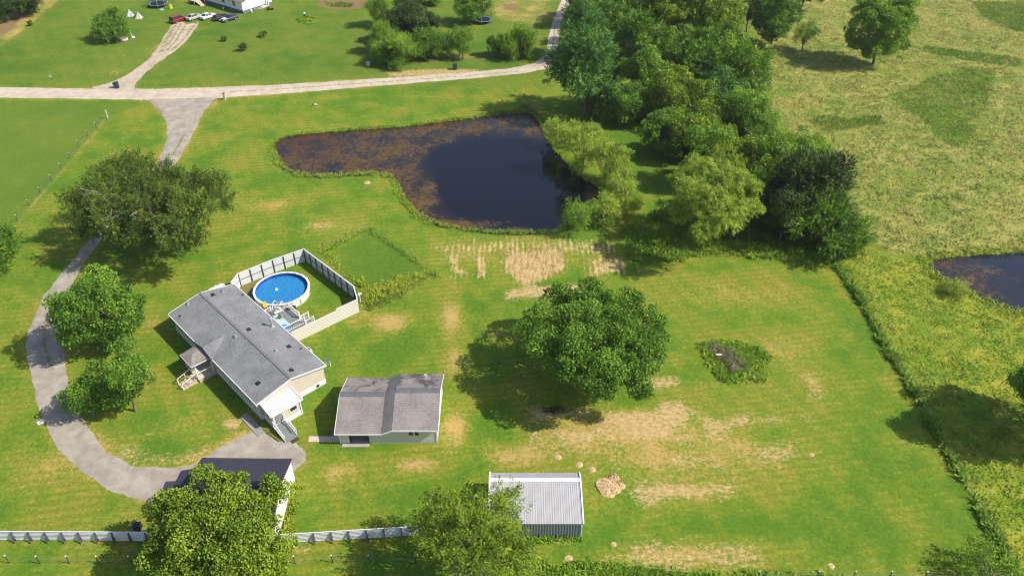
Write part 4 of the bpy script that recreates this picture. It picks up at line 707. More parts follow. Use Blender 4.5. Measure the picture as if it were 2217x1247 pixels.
pump=cplace('blue_cover',551,636,0,A,'dark blue tarp-covered box between the home and the pool','cover'); MB().box(-.7,.7,-.4,.4,0,.55,.12).build('tarp',M('blue_tarp',(.03,.07,.25),.6,.2,3),pump,bevel=.06); MB().tube([(-.4,-.42,.2),(.4,-.42,.2)],.04,6).build('hose',BLACK,pump)
pt=cplace('propane_tank',472,637,0,A,'white rounded propane tank just behind the far corner of the home','tank'); MB().lathe([(0,-1.3),(.25,-1.27),(.42,-1.12),(.48,-.9),(.48,.9),(.42,1.12),(.25,1.27),(0,1.3)],n=18).build('vessel',WHITE,pt,smooth=True)
bpy.data.objects['vessel'].rotation_euler=(0,R(90),0); bpy.data.objects['vessel'].location=(0,0,1.0); MB().lathe([(0,1.6),(.16,1.58),(.18,1.4)],n=12).build('dome',WHITE,pt)
for a in (-.8,.8): MB().box(a-.08,a+.08,-.3,.3,0,.58).build('leg',WHITE,pt)
acu=cplace('air_conditioner',668,768,0,A,'white air conditioner against the back wall of the home','air conditioner'); MB().box(-.45,.45,-.45,.45,.05,.95).build('casing',M('ac_grey',(.55,.56,.57),.5),acu,bevel=.03); MB().lathe([(0,.99),(.34,.97),(.36,.952)],n=16).build('fan_guard',BLACK,acu)
dn=cplace('satellite_dish',716,793,0,R(-60),'small pale satellite dish on a post on the lawn by the home corner','satellite dish'); MB().tube([(0,0,0),(0,0,1.1)],.05,8).build('mast',WHITE,dn); d_=MB().lathe([(0,0),(.2,.02),(.38,.08),(.48,.15)],n=20).build('dish',M('dish_grey',(.55,.6,.62),.5),dn,smooth=True); d_.location=(0,-.1,1.2); d_.rotation_euler=(R(50),0,0); MB().bar((0,-.1,1.15),(0,-.6,1.55),.04).build('feed_arm',BLACK,dn)
fd=cplace('floodlight',781,655,0,R(20),'small white floodlight on a post outside the pool fence corner','floodlight'); MB().tube([(0,0,0),(0,0,1.5)],.05,8).build('pole',WHITE,fd); MB().box(-.25,.35,-.15,.15,1.5,1.72,.04).build('lamp_head',WHITE,fd,bevel=.03)
# ---------------------------------------------------------------- two-bay garage
gz=empty('garage',(-21,62.7,0),0,label='two-part garage with brown-grey shingles, darker ridge bands and grey walls',cat='garage')
def gq(x,y): return (x+21,y-62.7)
Y0,Y1,YR=0,9.6,5.0; zl,zlr,zh,zhr=2.1,3.8,2.75,4.45; XA,XB,XC,XD=0,5.5,6.85,12.3
m=MB()
m.slab([(XA,Y0,zl),(XB,Y0,zl),(XB,YR,zlr),(XA,YR,zlr)],.08).slab([(XA,YR,zlr-.001),(XB,YR,zlr-.001),(XB,Y1,zl),(XA,Y1,zl)],.08)
m.slab([(XC,Y0,zh),(XD,Y0,zh),(XD,YR,zhr),(XC,YR,zhr)],.08).slab([(XC,YR,zhr-.001),(XD,YR,zhr-.001),(XD,Y1,zh),(XC,Y1,zh)],.08)
grf=m.build('roof',GARSH,gz)
MB().slab([(XB,Y0,zl),(XC,Y0,zh),(XC,YR,zhr),(XB,YR,zlr)],.08).slab([(XB,YR,zlr-.001),(XC,YR,zhr-.001),(XC,Y1,zh),(XB,Y1,zl)],.08).build('valley_strip',shingle('dark_shingles',(.12,.115,.12),(.22,.21,.21),'x'),grf)
m=MB(); m.slab([(XA,4.62,zlr-.06),(XB-.05,4.62,zlr-.06),(XB-.05,5.0,zlr+.05),(XA,5.0,zlr+.05)],.04).slab([(XA,5.0,zlr+.05),(XB-.05,5.0,zlr+.05),(XB-.05,5.45,zlr-.09),(XA,5.45,zlr-.09)],.04)
m.slab([(XC+.05,4.62,zhr-.06),(XD,4.62,zhr-.06),(XD,5.0,zhr+.05),(XC+.05,5.0,zhr+.05)],.04).slab([(XC+.05,5.0,zhr+.05),(XD,5.0,zhr+.05),(XD,5.45,zhr-.09),(XC+.05,5.45,zhr-.09)],.04); m.build('ridge_cap',CAPSH,grf)
MB().box(10.0,10.25,8.4,8.65,2.9,3.6).build('vent_pipe',M('pinkish_metal',(.6,.5,.48),.6),grf)
m=MB(); m.bar((XA,Y0-.04,zl-.07),(XB,Y0-.04,zl-.07),.08,.18).bar((XB,Y0-.04,zl-.07),(XC,Y0-.04,zh-.07),.08,.18).bar((XC,Y0-.04,zh-.07),(XD,Y0-.04,zh-.07),.08,.18)
m.bar((XD+.03,Y0,zh-.06),(XD+.03,YR,zhr-.06),.06,.16).bar((XD+.03,YR,zhr-.06),(XD+.03,Y1,zh-.06),.06,.16).bar((XA-.03,Y0,zl-.06),(XA-.03,YR,zlr-.06),.06,.16).bar((XA-.03,YR,zlr-.06),(XA-.03,Y1,zl-.06),.06,.16); m.build('fascia',WHITE,gz)
m=MB(); wy0,wy1=.45,9.2
m.add([(.35,wy0,-.1),(.35,wy1,-.1),(.35,wy1,zl),(.35,YR,zlr-.12),(.35,wy0,zl+.05)],[(0,1,2,3,4)]); m.add([(12.05,wy0,-.1),(12.05,wy1,-.1),(12.05,wy1,zh),(12.05,YR,zhr-.12),(12.05,wy0,zh+.05)],[(0,1,2,3,4)])
m.box(.35,1.55,wy0,wy0+.1,-.1,zl+.03); m.box(3.9,6.9,wy0,wy0+.1,-.1,zl+.06); m.box(6.9,12.05,wy0,wy0+.1,-.1,zh+.06); m.box(.35,12.05,wy1-.1,wy1,-.1,zl); m.box(1.55,3.9,wy0,wy0+.1,1.95,zl+.03); m.build('wall',GREYW,gz)
MB().box(1.5,3.95,wy0+1.2,wy0+1.26,0,2.0).build('doorway_shade_sheet',BLACK,gz); m=MB(); m.box(1.55,1.63,wy0-.03,wy0+.12,0,1.95).box(3.82,3.9,wy0-.03,wy0+.12,0,1.95); m.build('door_frame',BLACK,gz)  # black sheet inside the opening stands in for the interior shade
m=MB(); m.box(.33,.47,wy0-.04,wy0+.1,0,zl-.05).box(11.93,12.1,wy0-.04,wy0+.1,0,zh-.05); m.build('corner_trim',WHITE,gz)
for xx in (8.95,9.65): win(gz,xx+.0,wy0,1.45,.5,.62,0,-1,dbl=False)
MB().box(.6,3.9,wy0-.6,wy0+1.1,-.02,.07).build('apron',M('concrete2',(.35,.33,.31),.9),gz)
# ---------------------------------------------------------------- metal shed
ms=empty('metal_shed',(-2.4,50.05,0),0,label='pale grey ribbed metal shed with a broad white ridge cap',cat='shed')
SW=9.87; MR=ribm('pale_metal',(.40,.395,.415),1.05,'X',.5,dark=.86); m=MB(); m.slab([(0,0,2.35),(SW,0,2.35),(SW,5.15,3.2),(0,5.15,3.2)],.04).slab([(0,5.15,3.199),(SW,5.15,3.199),(SW,6.6,2.55),(0,6.6,2.55)],.04)
i=0
while i*.23<SW-.1:
    xx=.05+i*.23; m.bar((xx,0,2.358),(xx,5.1,3.2),.04,.025); m.bar((xx,5.2,3.183),(xx,6.6,2.558),.04,.025); i+=1
srf=m.build('roof',MR,ms)
m=MB(); m.slab([(-.03,4.85,3.19),(SW+.03,4.85,3.19),(SW+.03,5.15,3.27),(-.03,5.15,3.27)],.03).slab([(-.03,5.15,3.269),(SW+.03,5.15,3.269),(SW+.03,5.4,3.17),(-.03,5.4,3.17)],.03); m.build('ridge_cap',WHITE,srf)
for xx in (-.06,SW+.06): m=MB(); m.bar((xx,-.02,2.36),(xx,5.15,3.22),.16,.14); m.bar((xx,5.15,3.22),(xx,6.65,2.58),.16,.14); m.build('rake_trim',WHITE,srf)
m=MB(); m.add([(.1,.1,-.1),(SW-.1,.1,-.1),(SW-.1,6.5,-.1),(.1,6.5,-.1),(.1,.1,2.3),(SW-.1,.1,2.3),(SW-.1,5.15,3.12),(SW-.1,6.5,2.5),(.1,6.5,2.5),(.1,5.15,3.12)],[(0,1,5,4),(1,2,7,6,5),(2,3,8,7),(3,0,4,9,8)])
i=0
while i*.3<SW-.4: m.bar((.3+i*.3,.07,0),(.3+i*.3,.07,2.3),.09,.08); i+=1
m.build('wall',ribm('shaded_rib_metal',(.30,.32,.36),1.05,'X',.5,dark=.35),ms); m=MB(); m.box(SW-.16,SW-.02,.0,.14,0,2.3).box(.02,.16,0,.14,0,2.3); m.build('corner_trim',WHITE,ms)  # bluish tone and dark stripes put wall shade and rib shadows into the colour
# ---------------------------------------------------------------- dark roofed shop
sh=empty('workshop',(-35,50,0),0,label='white-walled shop with dark ribbed metal roof, half hidden by the large tree',cat='workshop')
DR=ribm('dark_metal_roof',(.05,.05,.072),1.05,'X',.5,dark=.6); ex=10.15
m=MB(); m.slab([(0,8.25,3.2),(0,3.4,4.4),(ex,3.4,4.4),(ex,8.1,3.2)],.05).slab([(0,3.4,4.399),(0,-.8,3.1),(ex,-.8,3.1),(ex,3.4,4.399)],.05)
i=0
while i*.3<ex: m.bar((i*.3+.05,8.15,3.235),(i*.3+.05,3.4,4.43),.04,.05); m.bar((i*.3+.05,3.4,4.43),(i*.3+.05,-.8,3.14),.04,.05); i+=1
wrf=m.build('roof',DR,sh)
MB().bar((ex+.04,8.15,3.17),(ex+.04,3.4,4.37),.06,.16).build('rake_trim',M('maroon_trim',(.16,.05,.07),.5),wrf); MB().bar((ex+.04,3.4,4.37),(ex+.04,-.8,3.07),.06,.16).build('rake_trim',M('maroon_trim',(.16,.05,.07),.5),wrf)
MB().add([(.1,-.4,-.1),(ex-.1,-.4,-.1),(ex-.1,7.9,-.1),(.1,7.9,-.1),(.1,-.4,3.1),(ex-.1,-.4,3.1),(ex-.1,3.4,4.33),(ex-.1,7.9,3.17),(.1,7.9,3.17),(.1,3.4,4.33)],[(0,1,5,4),(1,2,7,6,5),(2,3,8,7),(3,0,4,9,8)]).build('wall',ribm('white_metal_wall',(.78,.76,.72),1.8,'Y',.5,dark=.92),sh)
m=MB(); m.slab([(-2.05,6.9,2.6),(-2.6,1.5,2.3),(0,1.5,3.0),(0,6.9,3.05)],.05); m.build('lean_to_roof',DR,sh)
for a,b in ((-1.95,6.7),(-2.45,1.7)): MB().bar((a,b,0),(a,b,2.4),.12).build('post',WHITE,sh)
# ---------------------------------------------------------------- white panel fence at the bottom
def pfence(x0,x1,ya,yb,label,n):
    o=empty('panel_fence',(x0,ya,0),math.atan2(yb-ya,x1-x0),label=label,cat='fence'); L=math.hypot(x1-x0,yb-ya)
    for i in range(n):
        a,b=L*i/n,L*(i+1)/n; m=MB(); m.box(a,b,.0,.04,0,1.5)
        for k in range(6): m.box(a+.02,b-.02,-.03,.0,.12+.23*k,.16+.23*k)
        m.build('panel',M('fence_white',(.60,.61,.63),.5,.05,1.5),o)
        m=MB(); m.bar((a+.06,-.05,1.45),(a+.06,-.42,.0),.1,.1); m.bar((a+.06,-.07,0),(a+.06,-.07,1.48),.1); m.build('brace_post',TIMB,o)
    MB().box(0,L,-.03,.07,1.5,1.54).build('cap',WHITE,o); return o
f1=pfence(-60,-37,49.75,49.6,'white ribbed fence with sloping brace posts left of the large tree at the bottom',13)
f2=pfence(-26.5,-10,49.15,50.35,'white ribbed fence running between the large tree and the lacy tree',9)
# wire fences
def wfence(name,pts,label,tip=True,h=1.25,cat='wire fence',z0=0,wires=3,sp=None):
    o=empty(name,(pts[0][0],pts[0][1],0),0,label=label,cat=cat); b=Vector((pts[0][0],pts[0][1],0)); P=[Vector((p[0],p[1],0))-b for p in pts]
    for p in P:
        pm=MB().bar(p,p+Vector((0,0,h)),.07).build('post',M('green_steel',(.05,.07,.05),.6),o)
        if tip: MB().bar(p+Vector((0,0,h-.02)),p+Vector((0,0,h+.12)),.11).build('post_tip',WHITE,pm)
    m=MB()
    for a,c in zip(P[:-1],P[1:]):
        for k in range(wires): zz=Vector((0,0,h*(k+1)/wires-.05)); m.bar(a+zz,c+zz,.012)
    m.build('wires',M('wire',(.25,.25,.25),.5,metal=.5),o); return o
wf=wfence('field_fence',GP([(233,257),(209,278),(190,296),(171,318),(152,344),(132,368),(112,393),(88,420),(63,447),(39,480)]),'thin wire fence of white-tipped posts along the left field')
MB().bar((0,0,0),(.1,0,1.9),.22).build('corner_post',M('pale_wood',(.55,.50,.42),.9),wf)
wfence('roadside_wire_fence',[( -58,46.9),(-52.2,46.95),(-49.0,46.9),(-45.9,46.9),(-42.8,46.9),(-39.5,46.9),(-34,46.9),(-28,46.9),(-22.5,46.9),(-18.6,47.0),(-14.8,47.0),(-10,47.0)],'low wire fence with white-tipped posts in front of the white fence')
wfence('bottom_wire_fence',GP([(1640,1252),(1768,1252),(1846,1252),(1924,1252),(2000,1253),(2085,1256),(2180,1258)]),'wire fence along the bottom edge of the mown field')
wfence('boundary_fence',GP([(1815,575),(1842,620),(1870,668),(1900,715),(1930,770),(1962,826),(1994,880),(2030,945),(2066,1010),(2105,1080),(2145,1150),(2190,1235)]),'overgrown wire fence down the right side of the mown field',tip=False,h=1.4)
wfence('garden_fence',GP([(700,540),(750,518),(802,500),(850,535),(900,568),(944,600),(870,640),(800,673)]),'wire fence hidden in weeds round the little garden',tip=False,h=1.2)
# ---------------------------------------------------------------- neighbour house
NB=empty('neighbour_house',(-74.9,219.3,0),R(54),label='white house with dark skirting cut by the top edge behind the parked cars',cat='house')
nw,nl=10.2,22
MB().add([(0,0,.8),(nw,0,.8),(nw,0,3.3),(nw/2,0,4.6),(0,0,3.3),(0,nl,.8),(nw,nl,.8),(nw,nl,3.3),(nw/2,nl,4.6),(0,nl,3.3)],[(0,1,2,3,4),(9,8,7,6,5),(0,5,6,1),(1,6,7,2),(4,9,5,0)]).build('wall',ribm('white_siding',(.76,.77,.79),1.5,'Z',.6,dark=.9),NB)
MB().box(.03,nw-.03,.03,nl,-.1,.8).build('skirting',M('slate_skirt',(.13,.15,.20),.8,.15,2),NB)
MB().slab([(-.4,-.4,3.2),(nw/2,-.4,4.65),(nw/2,nl+.4,4.65),(-.4,nl+.4,3.2)],.08).slab([(nw/2,-.4,4.649),(nw+.4,-.4,3.2),(nw+.4,nl+.4,3.2),(nw/2,nl+.4,4.649)],.08).build('roof',M('brown_roof',(.22,.15,.13),.9,.15,3),NB)
for yy in (3.5,8.2,13,18): win(NB,0,yy,1.6,1.1,1.3,-1,0,t=.06)
m=MB(); m.slab([(-2.9,15,.0),(-1.4,15,.0),(-1.4,17.5,1.0),(-2.9,17.5,1.0)],.1).slab([(-3.2,17.5,1.0),(0,17.5,1.0),(0,20.5,1.0),(-3.2,20.5,1.0)],.1)
ws=m.build('wooden_steps',WOOD_,NB)
for a,b in ((-3.0,15.2),(-1.3,15.2),(-3.1,17.6),(-1.3,17.6),(-3.1,20.4)): MB().bar((a,b,0),(a,b,1.9),.12).build('rail_post',WOOD_,ws)
# ---------------------------------------------------------------- vehicles
RIM=M('alloy',(.45,.46,.47),.35,.1,4,metal=.5); TYRE=M('tyre',(.02,.02,.02),.85)
def paint(n,c): 
    t=NT(n); t.b.inputs['Coat Weight'].default_value=.6; t.b.inputs['Coat Roughness'].default_value=.08; return t.done(t.mix(t.ss(t.noise(3,3),.4,.6),c,tuple(v*.9 for v in c)),.35,.5)
def car(px,py,head,style,pm,label,hood=None,roofc=None):
    """head: direction the nose points"""
    q=G(px,py); o=empty('parked_car',q,head,label=label,cat='car',group='cars parked in front of the neighbour house')
    if style=='van': L,Wd,prof,gh,rh=4.9,1.95,[(-2.4,.35),(-2.45,.95),(-2.35,1.08),(.9,1.08),(2.1,.92),(2.42,.65),(2.4,.3)],[(-2.3,1.08),(-2.15,1.72),(.1,1.78),(1.35,1.06)],1.76
    elif style=='wagon': L,Wd,prof,gh,rh=4.7,1.85,[(-2.3,.35),(-2.36,.8),(-2.25,.98),(.8,.96),(2.05,.82),(2.33,.6),(2.3,.3)],[(-2.2,.98),(-1.75,1.45),(-.1,1.5),(.95,.95)],1.48
    else: L,Wd,prof,gh,rh=4.7,1.82,[(-2.3,.35),(-2.34,.78),(-2.2,.98),(-1.3,1.0),(.75,.95),(2.0,.80),(2.32,.58),(2.3,.3)],[(-1.75,.98),(-.95,1.42),(.15,1.44),(1.15,.93)],1.43
    hw=Wd/2; m=MB(); k=len(prof); rows=[]
    for s_,wf_,in_ in ((-1,.90,.0),(-1,1.0,0),(0,0,0),(1,1.0,0),(1,.90,0)): pass
    ys=[-hw,-hw*.93,hw*.93,hw]
    V=[]; 
    for j,yy in enumerate(ys):
        for (a,b) in prof:
            edge=j in(0,3); zz=b if not edge else (b if b<.7 else b-.10); xx=a*(.97 if edge else 1); V.append((xx,yy,zz))
    Fc=[tuple(range(k)),tuple(range(3*k+k-1,3*k-1,-1))]
    for j in range(3):
        for i in range(k): i2=(i+1)%k; Fc.append((j*k+i,(j+1)*k+i,(j+1)*k+i2,j*k+i2))
    m.add(V,Fc); body=m.build('body',pm,o,bevel=.04)
    t_=.80; m=MB(); g=gh
    V=[(g[0][0],-hw*.9,g[0][1]-.02),(g[3][0],-hw*.9,g[3][1]-.02),(g[2][0],-hw*.74,g[2][1]-.03),(g[1][0],-hw*.74,g[1][1]-.03)]; V+=[(a,-b,c) for a,b,c in V]
    m.add(V,[(0,1,2,3),(7,6,5,4),(1,5,6,2),(0,3,7,4),(3,2,6,7)]); m.build('windows',GLASS,o)
    m=MB(); m.slab([(g[1][0]-.08,-hw*.75,g[1][1]),(g[2][0]+.08,-hw*.75,g[2][1]),(g[2][0]+.08,hw*.75,g[2][1]),(g[1][0]-.08,hw*.75,g[1][1])],.05)
    for s_ in(-1,1):
        m.bar((g[0][0],s_*hw*.91,g[0][1]),(g[1][0],s_*hw*.75,g[1][1]),.09); m.bar((g[3][0],s_*hw*.91,g[3][1]),(g[2][0],s_*hw*.75,g[2][1]),.07); xm=(g[1][0]+g[2][0])/2; m.bar((xm,s_*hw*.91,1.0),(xm,s_*hw*.755,g[1][1]),.07)
        if style!='sedan': xm=g[1][0]+.55; m.bar((xm-.1,s_*hw*.91,1.0),(xm,s_*hw*.755,g[1][1]),.07)
    m.build('roof',roofc or pm,o)
    for a in (-L*.29,L*.30):
        for s_ in (-1,1):
            wh=MB().tube([(a,s_*(hw-.2),.33),(a,s_*(hw+.01),.33)],.33,14).build('wheel',TYRE,o); MB().tube([(a,s_*(hw-.1),.33),(a,s_*(hw+.025),.33)],.2,10).build('rim',RIM,wh)
    for s_ in (-1,1):
        MB().box(prof[1][0]-.03,prof[1][0]+.2,s_*hw*.8-.17,s_*hw*.8+.17,.68,.86).build('tail_light',M('red_lens',(.35,.01,.01),.3),o); MB().box(2.12,2.36,s_*hw*.72-.2,s_*hw*.72+.2,.56,.7).build('headlight',M('clear_lens',(.6,.62,.65),.2),o)
    MB().box(prof[1][0]-.03,prof[1][0]+.02,-.26,.26,.55,.68).build('number_plate',WHITE,o)
    if hood is not None: MB().slab([(.95,-hw*.85,.985),(2.05,-hw*.85,.865),(2.05,hw*.85,.865),(.95,hw*.85,.985)],.02).build('hood',hood,o)
car(388,47,R(58),'van',paint('red_paint',(.22,.006,.012)),'dark red minivan, leftmost of the row of parked cars')
car(421,42,R(58),'sedan',paint('silver_paint',(.42,.41,.37)),'silver sedan parked right of the red minivan')
car(451.5,40,R(57),'sedan',paint('white_paint',(.72,.73,.76)),'white sedan in the middle of the parked row')
car(480,42,R(54),'wagon',paint('black_paint',(.012,.012,.018)),'black car with red tail lights parked right of the white sedan')
car(497,45,R(50+180),'wagon',paint('navy_paint',(.03,.05,.085)),'dark blue car with a pale hood, rightmost of the parked row',hood=paint('pale_hood',(.55,.60,.68)))
# ---------------------------------------------------------------- things in the neighbour yard
def tramp(px,py,r_,label,net,poles):
    q=G(px,py,.0); o=empty('trampoline',q,0,label=label,cat='trampoline')
    MB().lathe([(0,.82),(r_-.25,.85)],n=28).build('mat',BLACK,o); MB().lathe([(r_-.4,.87),(r_,.88),(r_,.84),(r_-.4,.83)],n=28).build('safety_pad',M('blue_pad',(.10,.32,.62) if poles<8 else (.14,.26,.40),.5),o)
    for k in range(8): a=2*PI*k/8+.2; MB().bar((r_*.93*math.cos(a),r_*.93*math.sin(a),0),(r_*.93*math.cos(a),r_*.93*math.sin(a),.82),.07).build('leg',BLACK,o)
    for k in range(poles): a=2*PI*k/poles+.3; MB().tube([(r_*math.cos(a),r_*math.sin(a),.5),(r_*math.cos(a),r_*math.sin(a),2.7)],.05,6).build('net_pole',M('pole_grey',(.35,.4,.3),.6),o)
    if net:
        t=NT('dark_net'); t.done((.015,.018,.03),.8); tr=t.n('ShaderNodeBsdfTransparent'); mx=t.n('ShaderNodeMixShader'); mx.inputs[0].default_value=net; t.l(tr.outputs[0],mx.inputs[1]); t.l(t.b.outputs[0],mx.inputs[2]); t.l(mx.outputs[0],t.out.inputs[0]); MB().lathe([(r_-.1,.9),(r_-.02,2.65)],n=28).build('net',t.m,o)
    return o
tramp(344,14,2.6,'netted trampoline at the top left near the white house',.35,8)
tramp(1047,49,2.4,'blue-edged trampoline under the tree by the upper garden',.2,6)
def toy(name,px,py,mb_,mat,label,cat,**k): o=mb_.build(name,mat,None,label=label,cat=cat,**k); o.location=G(px,py); return o
toy('toy_slide',366,19,MB().slab([(-.9,-.3,.1),(.3,-.3,1.0),(.3,.3,1.0),(-.9,.3,.1)],.08).box(.3,.9,-.35,.35,0,1.05,.1),M('yellow_toy',(.75,.62,.05),.5),'yellow plastic slide beside the netted trampoline','toy')
toy('toy_box',350,23,MB().box(-.5,.5,-.3,.3,0,.35,.05),M('cyan_toy',(.35,.62,.68),.5),'pale blue plastic box in front of the netted trampoline','toy',bevel=.05)
for (px,py,lb,c) in ((283,36,'white canvas play tent, left of the two',(.68,.74,.76)),(302,41,'pinkish canvas play tent, right of the two',(.72,.62,.60))):
    o=empty('play_tent',G(px,py),R(20),label=lb,cat='tent',group='play tents'); m=MB(); n_=6
    m.add([(.95*math.cos(2*PI*k/4+.5),.95*math.sin(2*PI*k/4+.5),.05) for k in range(4)]+[(0,0,1.6)],[(0,1,4),(1,2,4),(2,3,4),(3,0,4)]); m.build('canvas',M('canvas_'+str(px),c,.8),o)
    for k in range(4): a=2*PI*k/4+.5; MB().tube([(1.25*math.cos(a),1.25*math.sin(a),0),(-.15*math.cos(a),-.15*math.sin(a),1.85)],.04,6).build('tent_pole',WHITE,o)
fr=empty('swing_frame',G(294,38),R(150),label='low swing frame standing between the two play tents',cat='swing'); m=MB(); m.bar((-1.2,0,1.5),(1.2,0,1.5),.08)
m.build('top_bar',WOOD_,fr)
for a in (-1.1,1.1):
    for b in (-.6,.6): MB().bar((a,0,1.5),(a,b,0),.07).build('leg',WOOD_,fr)
MB().box(-.35,.35,-.15,.15,.45,.5).build('seat',BLACK,fr)
pp=empty('play_pool',G(269,88),0,label='pink and white inflatable play pool at the foot of the spiky bush',cat='paddling pool'); MB().lathe([(.75,.0),(.95,.1),(.98,.25),(.92,.4),(.98,.55),(.88,.66),(.75,.55),(.75,.1)],n=24).build('ring',M('pale_pink',(.75,.50,.58),.5),pp,smooth=True); MB().disc(.78,(0,0,.2),24).build('floor',M('deep_pink',(.55,.12,.28),.6,.5,2),pp); MB().tube([(0,-.3,.2),(0,0,1.0),(.1,.3,.2)],.1,8).build('arch',M('pale_pink',(1,1,1)),pp,smooth=True)
hb=empty('basketball_hoop',G(288,82),R(30),label='toy basketball hoop with blue backboard by the spiky bush',cat='basketball hoop'); MB().tube([(0,0,0),(-.3,0,1.4),(-.3,0,2.4)],.07,8).build('pole',WHITE,hb); MB().box(-.25,-.17,-.55,.55,2.1,2.8).build('backboard',M('blue_board',(.03,.16,.40),.5),hb); MB().lathe([(.22,2.2),(.25,2.2)],(.1,0,0),14).build('hoop',BLACK,hb); MB().box(-.4,.5,-.4,.4,0,.3,.1).build('base',M('base_grey',(.5,.5,.48)),hb)
bt=empty('small_boat',G(563,20),R(36),label='small pale boat lying against the end wall of the white house',cat='boat'); m=MB(); V=[];
for xx,hw_,zb in ((-1.9,.55,.15),(-.8,.7,.05),(.6,.65,.05),(1.6,.35,.15),(2.1,.05,.4)): V+= [(xx,-hw_,.65),(xx,-hw_*.6,zb),(xx,hw_*.6,zb),(xx,hw_,.65)]
m.add(V,[(i*4+j,i*4+j+1,i*4+j+5,i*4+j+4) for i in range(4) for j in range(3)]+[(0,1,2,3)]); m.build('hull',M('boat_white',(.66,.66,.64),.4),bt)
for a in (-1.1,.2): MB().box(a-.15,a+.15,-.62,.62,.5,.56).build('seat',M('boat_seat',(.12,.16,.30)),bt)
MB().bar((-1.5,.3,.4),(.9,-.35,.75),.1).build('oar',M('red_cloth',(.5,.08,.08)),bt)
mw=empty('lawn_mower',G(586,22),R(200),label='dark red riding mower at the corner of the white house',cat='lawn mower'); RM=M('mower_red',(.20,.015,.02),.35); MB().box(.1,1.0,-.35,.35,.35,.85,.06).build('bonnet',RM,mw,bevel=.04); MB().box(-.7,.1,-.42,.42,.3,.5).build('deck',RM,mw); MB().box(-.6,-.15,-.25,.25,.52,.68).build('seat',M('mower_seat',(.45,.10,.06)),mw); MB().slab([(-.65,-.25,1.0),(-.65,.25,1.0),(-.55,.25,.7),(-.55,-.25,.7)],.06).build('seat_back',M('mower_seat',(1,0,0)),mw); MB().tube([(.15,0,.8),(-.05,0,1.05)],.03,6).build('steering_column',BLACK,mw)
for a,rr_ in ((-.5,.3),(.75,.22)):
    for s_ in (-1,1): MB().tube([(a,s_*.35,rr_),(a,s_*.52,rr_)],rr_,12).build('wheel',TYRE,mw)
pk=empty('white_pillars',G(580,14),R(54),label='pair of white porch posts at the end of the white house',cat='porch posts')
for a in (-.3,.3): MB().box(a-.12,a+.12,-.12,.12,0,2.6).build('post',WHITE,pk)
cn=toy('white_canister',545,29,MB().lathe([(0,0),(.3,0),(.3,.9),(.2,1.1),(0,1.12)],n=14),WHITE,'white canister below the end wall of the white house','canister',smooth=True)
toy('white_bucket',484,21,MB().lathe([(.2,0),(.28,.6),(.25,.6),(.18,.03),(0,.03)],n=14),WHITE,'white bucket on the lawn under the house window','bucket')
gb=empty('gazing_ball',G(660,38),0,label='white garden ball on a dark stand above the round grass bed',cat='ornament'); MB().lathe([(.35,0),(.2,.1),(.15,.7),(.3,.8)],n=12).build('stand',BLACK,gb); MB().lathe([(.02,.75),(.25,.85),(.33,1.08),(.25,1.3),(.02,1.4)],n=14).build('ball',WHITE,gb,smooth=True)
def bin_(px,py,label,c,lean=0,s=1.0):
    o=empty('wheelie_bin',G(px,py),R(100),label=label,cat='bin'); o.rotation_euler=(lean,0,R(100)); m=MB(); m.add([(a*.27*s,b*.30*s,.08) for a,b in((-1,-1),(1,-1),(1,1),(-1,1))]+[(a*.36*s,b*.40*s,1.0*s) for a,b in((-1,-1),(1,-1),(1,1),(-1,1))],[(3,2,1,0),(4,5,6,7),(0,1,5,4),(1,2,6,5),(2,3,7,6),(3,0,4,7)]); mt=M('bin_'+label[:5],c,.5)
    m.build('body',mt,o,bevel=.03); MB().slab([(-.38*s,-.42*s,1.06*s),(.40*s,-.42*s,1.02*s),(.40*s,.42*s,1.02*s),(-.38*s,.42*s,1.1*s)],.05).build('lid',mt,o,bevel=.02); MB().tube([(-.42*s,-.3*s,.98*s),(-.42*s,.3*s,.98*s)],.03,6).build('handle',mt,o)
    for b in (-.3,.3): MB().tube([(-.3*s,b*s-.04,.12),(-.3*s,b*s+.04,.12)],.12,10).build('wheel',TYRE,o)
bin_(255,191,'slate wheelie bin leaning where the side track meets the road',(.035,.05,.06),R(-9),1.35); bin_(985,151,'green wheelie bin standing at the verge of the upper road',(.015,.05,.04),0,1.25); bin_(301,1147,'navy wheelie bin behind the white fence by the large tree',(.02,.025,.06),0,.95)
mbx=empty('mailbox',G(487,216),0,label='mailbox on a stone post at the mouth of the driveway',cat='mailbox'); MB().box(-.25,.25,-.25,.25,0,1.2,.04).build('post',M('stone_post',(.48,.43,.38),.9,.2,5),mbx); m=MB(); m.tube([(-.1-.2,0,1.42),(-.1+.35,0,1.42)],.17,10); m.build('box',M('box_grey',(.15,.15,.18),.4),mbx); MB().box(-1.1,-.3,-.2,.2,0,.22).build('base_log',M('old_wood',(.25,.2,.15),.9),mbx)
ub=empty('utility_box',G(797,142),0,label='pale green utility box at the roadside below the tree clump',cat='utility box'); MB().box(-.45,.45,-.35,.35,0,.65,.03).build('cabinet',M('pale_green',(.35,.52,.42),.5),ub,bevel=.02); MB().slab([(-.5,-.4,.7),(.5,-.4,.7),(.5,.4,.78),(-.5,.4,.78)],.06).build('lid',M('pale_green2',(.45,.6,.52)),ub)
sg=empty('yard_sign',G(112,175),0,label='small white yard sign on a stake by the left of the road',cat='sign'); MB().bar((0,0,0),(0,0,.9),.05).build('stake',BLACK,sg); MB().box(-.3,.3,-.02,.02,.75,1.15).build('board',WHITE,sg)
